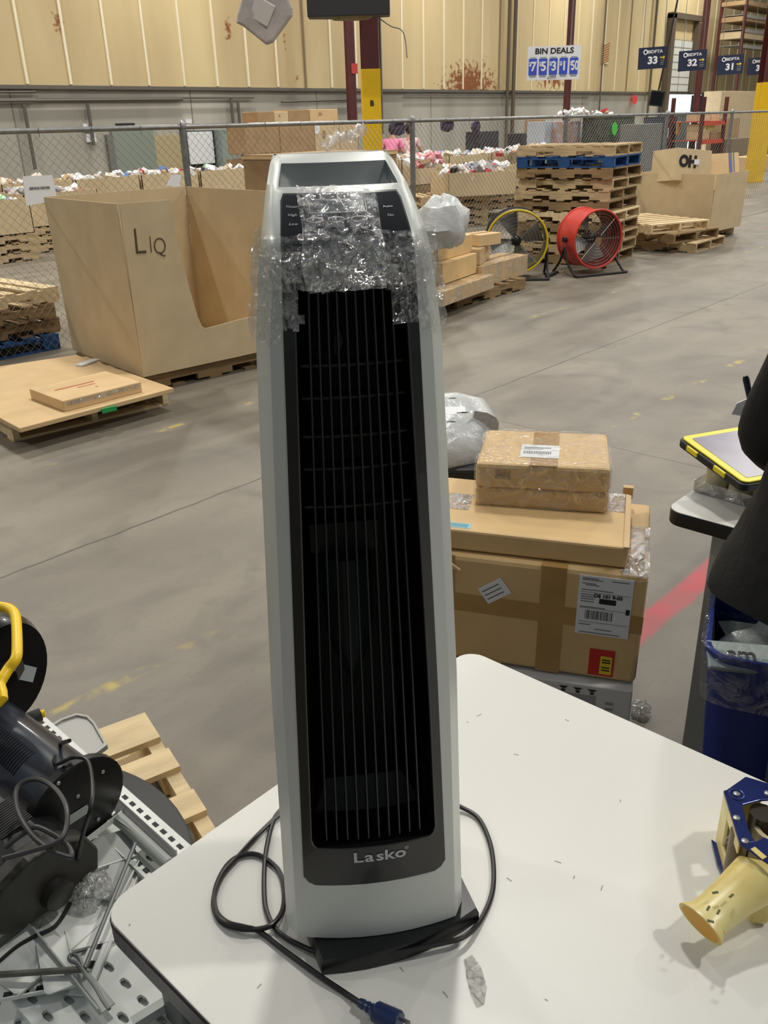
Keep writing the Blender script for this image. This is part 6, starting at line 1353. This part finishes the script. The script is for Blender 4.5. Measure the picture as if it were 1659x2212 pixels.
# black torpedo heater with a yellow handle
th = thing('utility_heater', 'black drum shaped utility heater with a yellow bent handle, far left', 'heater', (0, 0, 0))
e1_ = fl(30, 1432, .76); ax = Vector((CR.x, CR.y, 0)).normalized(); ax = (ax * .86 + Vector((CF.x, CF.y, 0)).normalized() * -.35).normalized()
DR = .108; cE = fl(-34, 1446, .765)
M().loft([ecap(cE - ax * .25, ax, UP, DR * .98, DR * .98, 36), ecap(cE + ax * .0, ax, UP, DR, DR, 36), ecap(cE + ax * .035, ax, UP, DR * .97, DR * .97, 36), ecap(cE + ax * .055, ax, UP, DR * .86, DR * .86, 36)]).build('drum', mat('drum_black', (16, 17, 18), .25, coat=.3), th, smooth=True)
lb = []
s2 = ax.cross(UP).normalized(); 
yh = [cE - ax * .16 + UP * (DR * .97), fl(-70, 1330, .885)] + [fl(x, y, z) for x, y, z in ((-40, 1306, .89), (0, 1310, .89), (22, 1316, .89), (34, 1335, .89), (37, 1400, .885), (33, 1425, .88), (18, 1445, .87), (0, 1475, .86), (-25, 1520, .84))] + [cE - ax * .16 - s2 * (DR * .97 * (-1 if (cE - s2 - C0).length < (cE + s2 - C0).length else 1)) * -1]
M().tube(smooth_path(yh, 5), .0085, 12).build('yellow_handle', mat('handle_yellow', (250, 206, 20), .35), th, smooth=True)
lq = [pl(x, y, cE + ax * .0565, ax) for x, y in ((46, 1434), (79, 1442), (70, 1474), (37, 1467))]; nn = ax
M().loft([lq, [p + nn * .001 for p in lq]]).build('rating_label', mat('label_silver', (176, 184, 184), .4), th)
M().box(-.02, .02, -.01, .01, -.012, .012, 0, Matrix.Translation(pl(32, 1448, cE + ax * .062, ax)) @ rotz(.8)).build('handle_clip', BLACK, th, bevel=.003)
a, b2 = fl(45, 1560, .63), fl(88, 1543, .63)
M().tube([a, b2], .0125, 12).build('foam_grip', mat('foam_dark', (52, 52, 46), .7), th, smooth=True); M().tube([b2, fl(97, 1541, .63)], .0075, 12).build('bar_tip', mat('handle_yellow', (250, 206, 20), .35), th, smooth=True); M().tube([fl(34, 1562, .63), a], .0075, 12).build('bar_tip', mat('handle_yellow', (250, 206, 20), .35), th, smooth=True)
sp2 = thing('carton_support', 'grey block of stacked shelving beneath the utility heater', 'block', (0, 0, 0)); 
M().box(-.1, .1, -.05, .05, .53, cE.z - DR + .002, 0, Matrix.Translation((cE.x - ax.x * .1, cE.y - ax.y * .1, 0)) @ rotz(math.atan2(ax.y, ax.x))).build('block', SHG, sp2)

# ------------------------------------------------------------------ pieces of parts become sub-parts
def base(n): return n.rsplit('.', 1)[0] if n[-3:].isdigit() and '.' in n else n
SUB = {'brand_letter': 'front_panel', 'trademark_sign': 'front_panel', 'opening_bead': 'front_panel', 'louvre_rib': 'front_panel', 'cross_bar': 'front_panel', 'display_frame': 'control_panel', 'display_window': 'control_panel', 'button': 'control_panel', 'panel_word': 'control_panel', 'plug_prong': 'plug', 'plug': None,
       'motor_bracket': 'inner_liner', 'motor_housing': 'inner_liner', 'screw': 'blue_side_plate', 'tension_ring': 'blue_side_plate', 'slot': 'blue_side_plate', 'handle_bore': 'handle', 'scuff_marks': 'handle',
       'label_barcode': 'shipping_label', 'label_print': 'shipping_label', 'label_words': 'shipping_label', 'sticker_print': 'white_sticker', 'sticker_words': 'yellow_sticker', 'strip_print': 'white_strip_label', 'lettering': 'board', 'logo_ring': 'board', 'arrow': 'board', 'small_print': 'board', 'price_panels': 'board', 'grey_print': 'board', 'letter': 'yellow_guard',
       'printed_letters': 'carton', 'printed_text': 'carton', 'printed_icons': 'carton', 'marker_stroke': 'carton', 'marker_letter': 'carton_walls', 'yellow_grip': 'case_shell', 'door_seams': 'door_curtain', 'stripes': 'board', 'scribble': 'bag', 'motor_hub': None, 'red_print': 'carton', 'dark_print': 'carton', 'slot_marks': 'flange', 'vent_slots': 'heater_body', 'intake_slots': 'fan_body', 'carton_seam': 'carton_walls', 'eye': 'body', 'nose': 'body', 'mouth': 'body', 'ear': 'body'}
ALL = list(bpy.data.objects)
kids = {}
for o in ALL:
    if o.parent: kids.setdefault(o.parent, []).append(o)
for p_, ch in kids.items():
    if p_.type != 'EMPTY': continue
    for o in ch:
        tgt = SUB.get(base(o.name))
        if not tgt: continue
        for q in ch:
            if base(q.name) == tgt and q is not o: o.parent = q; break
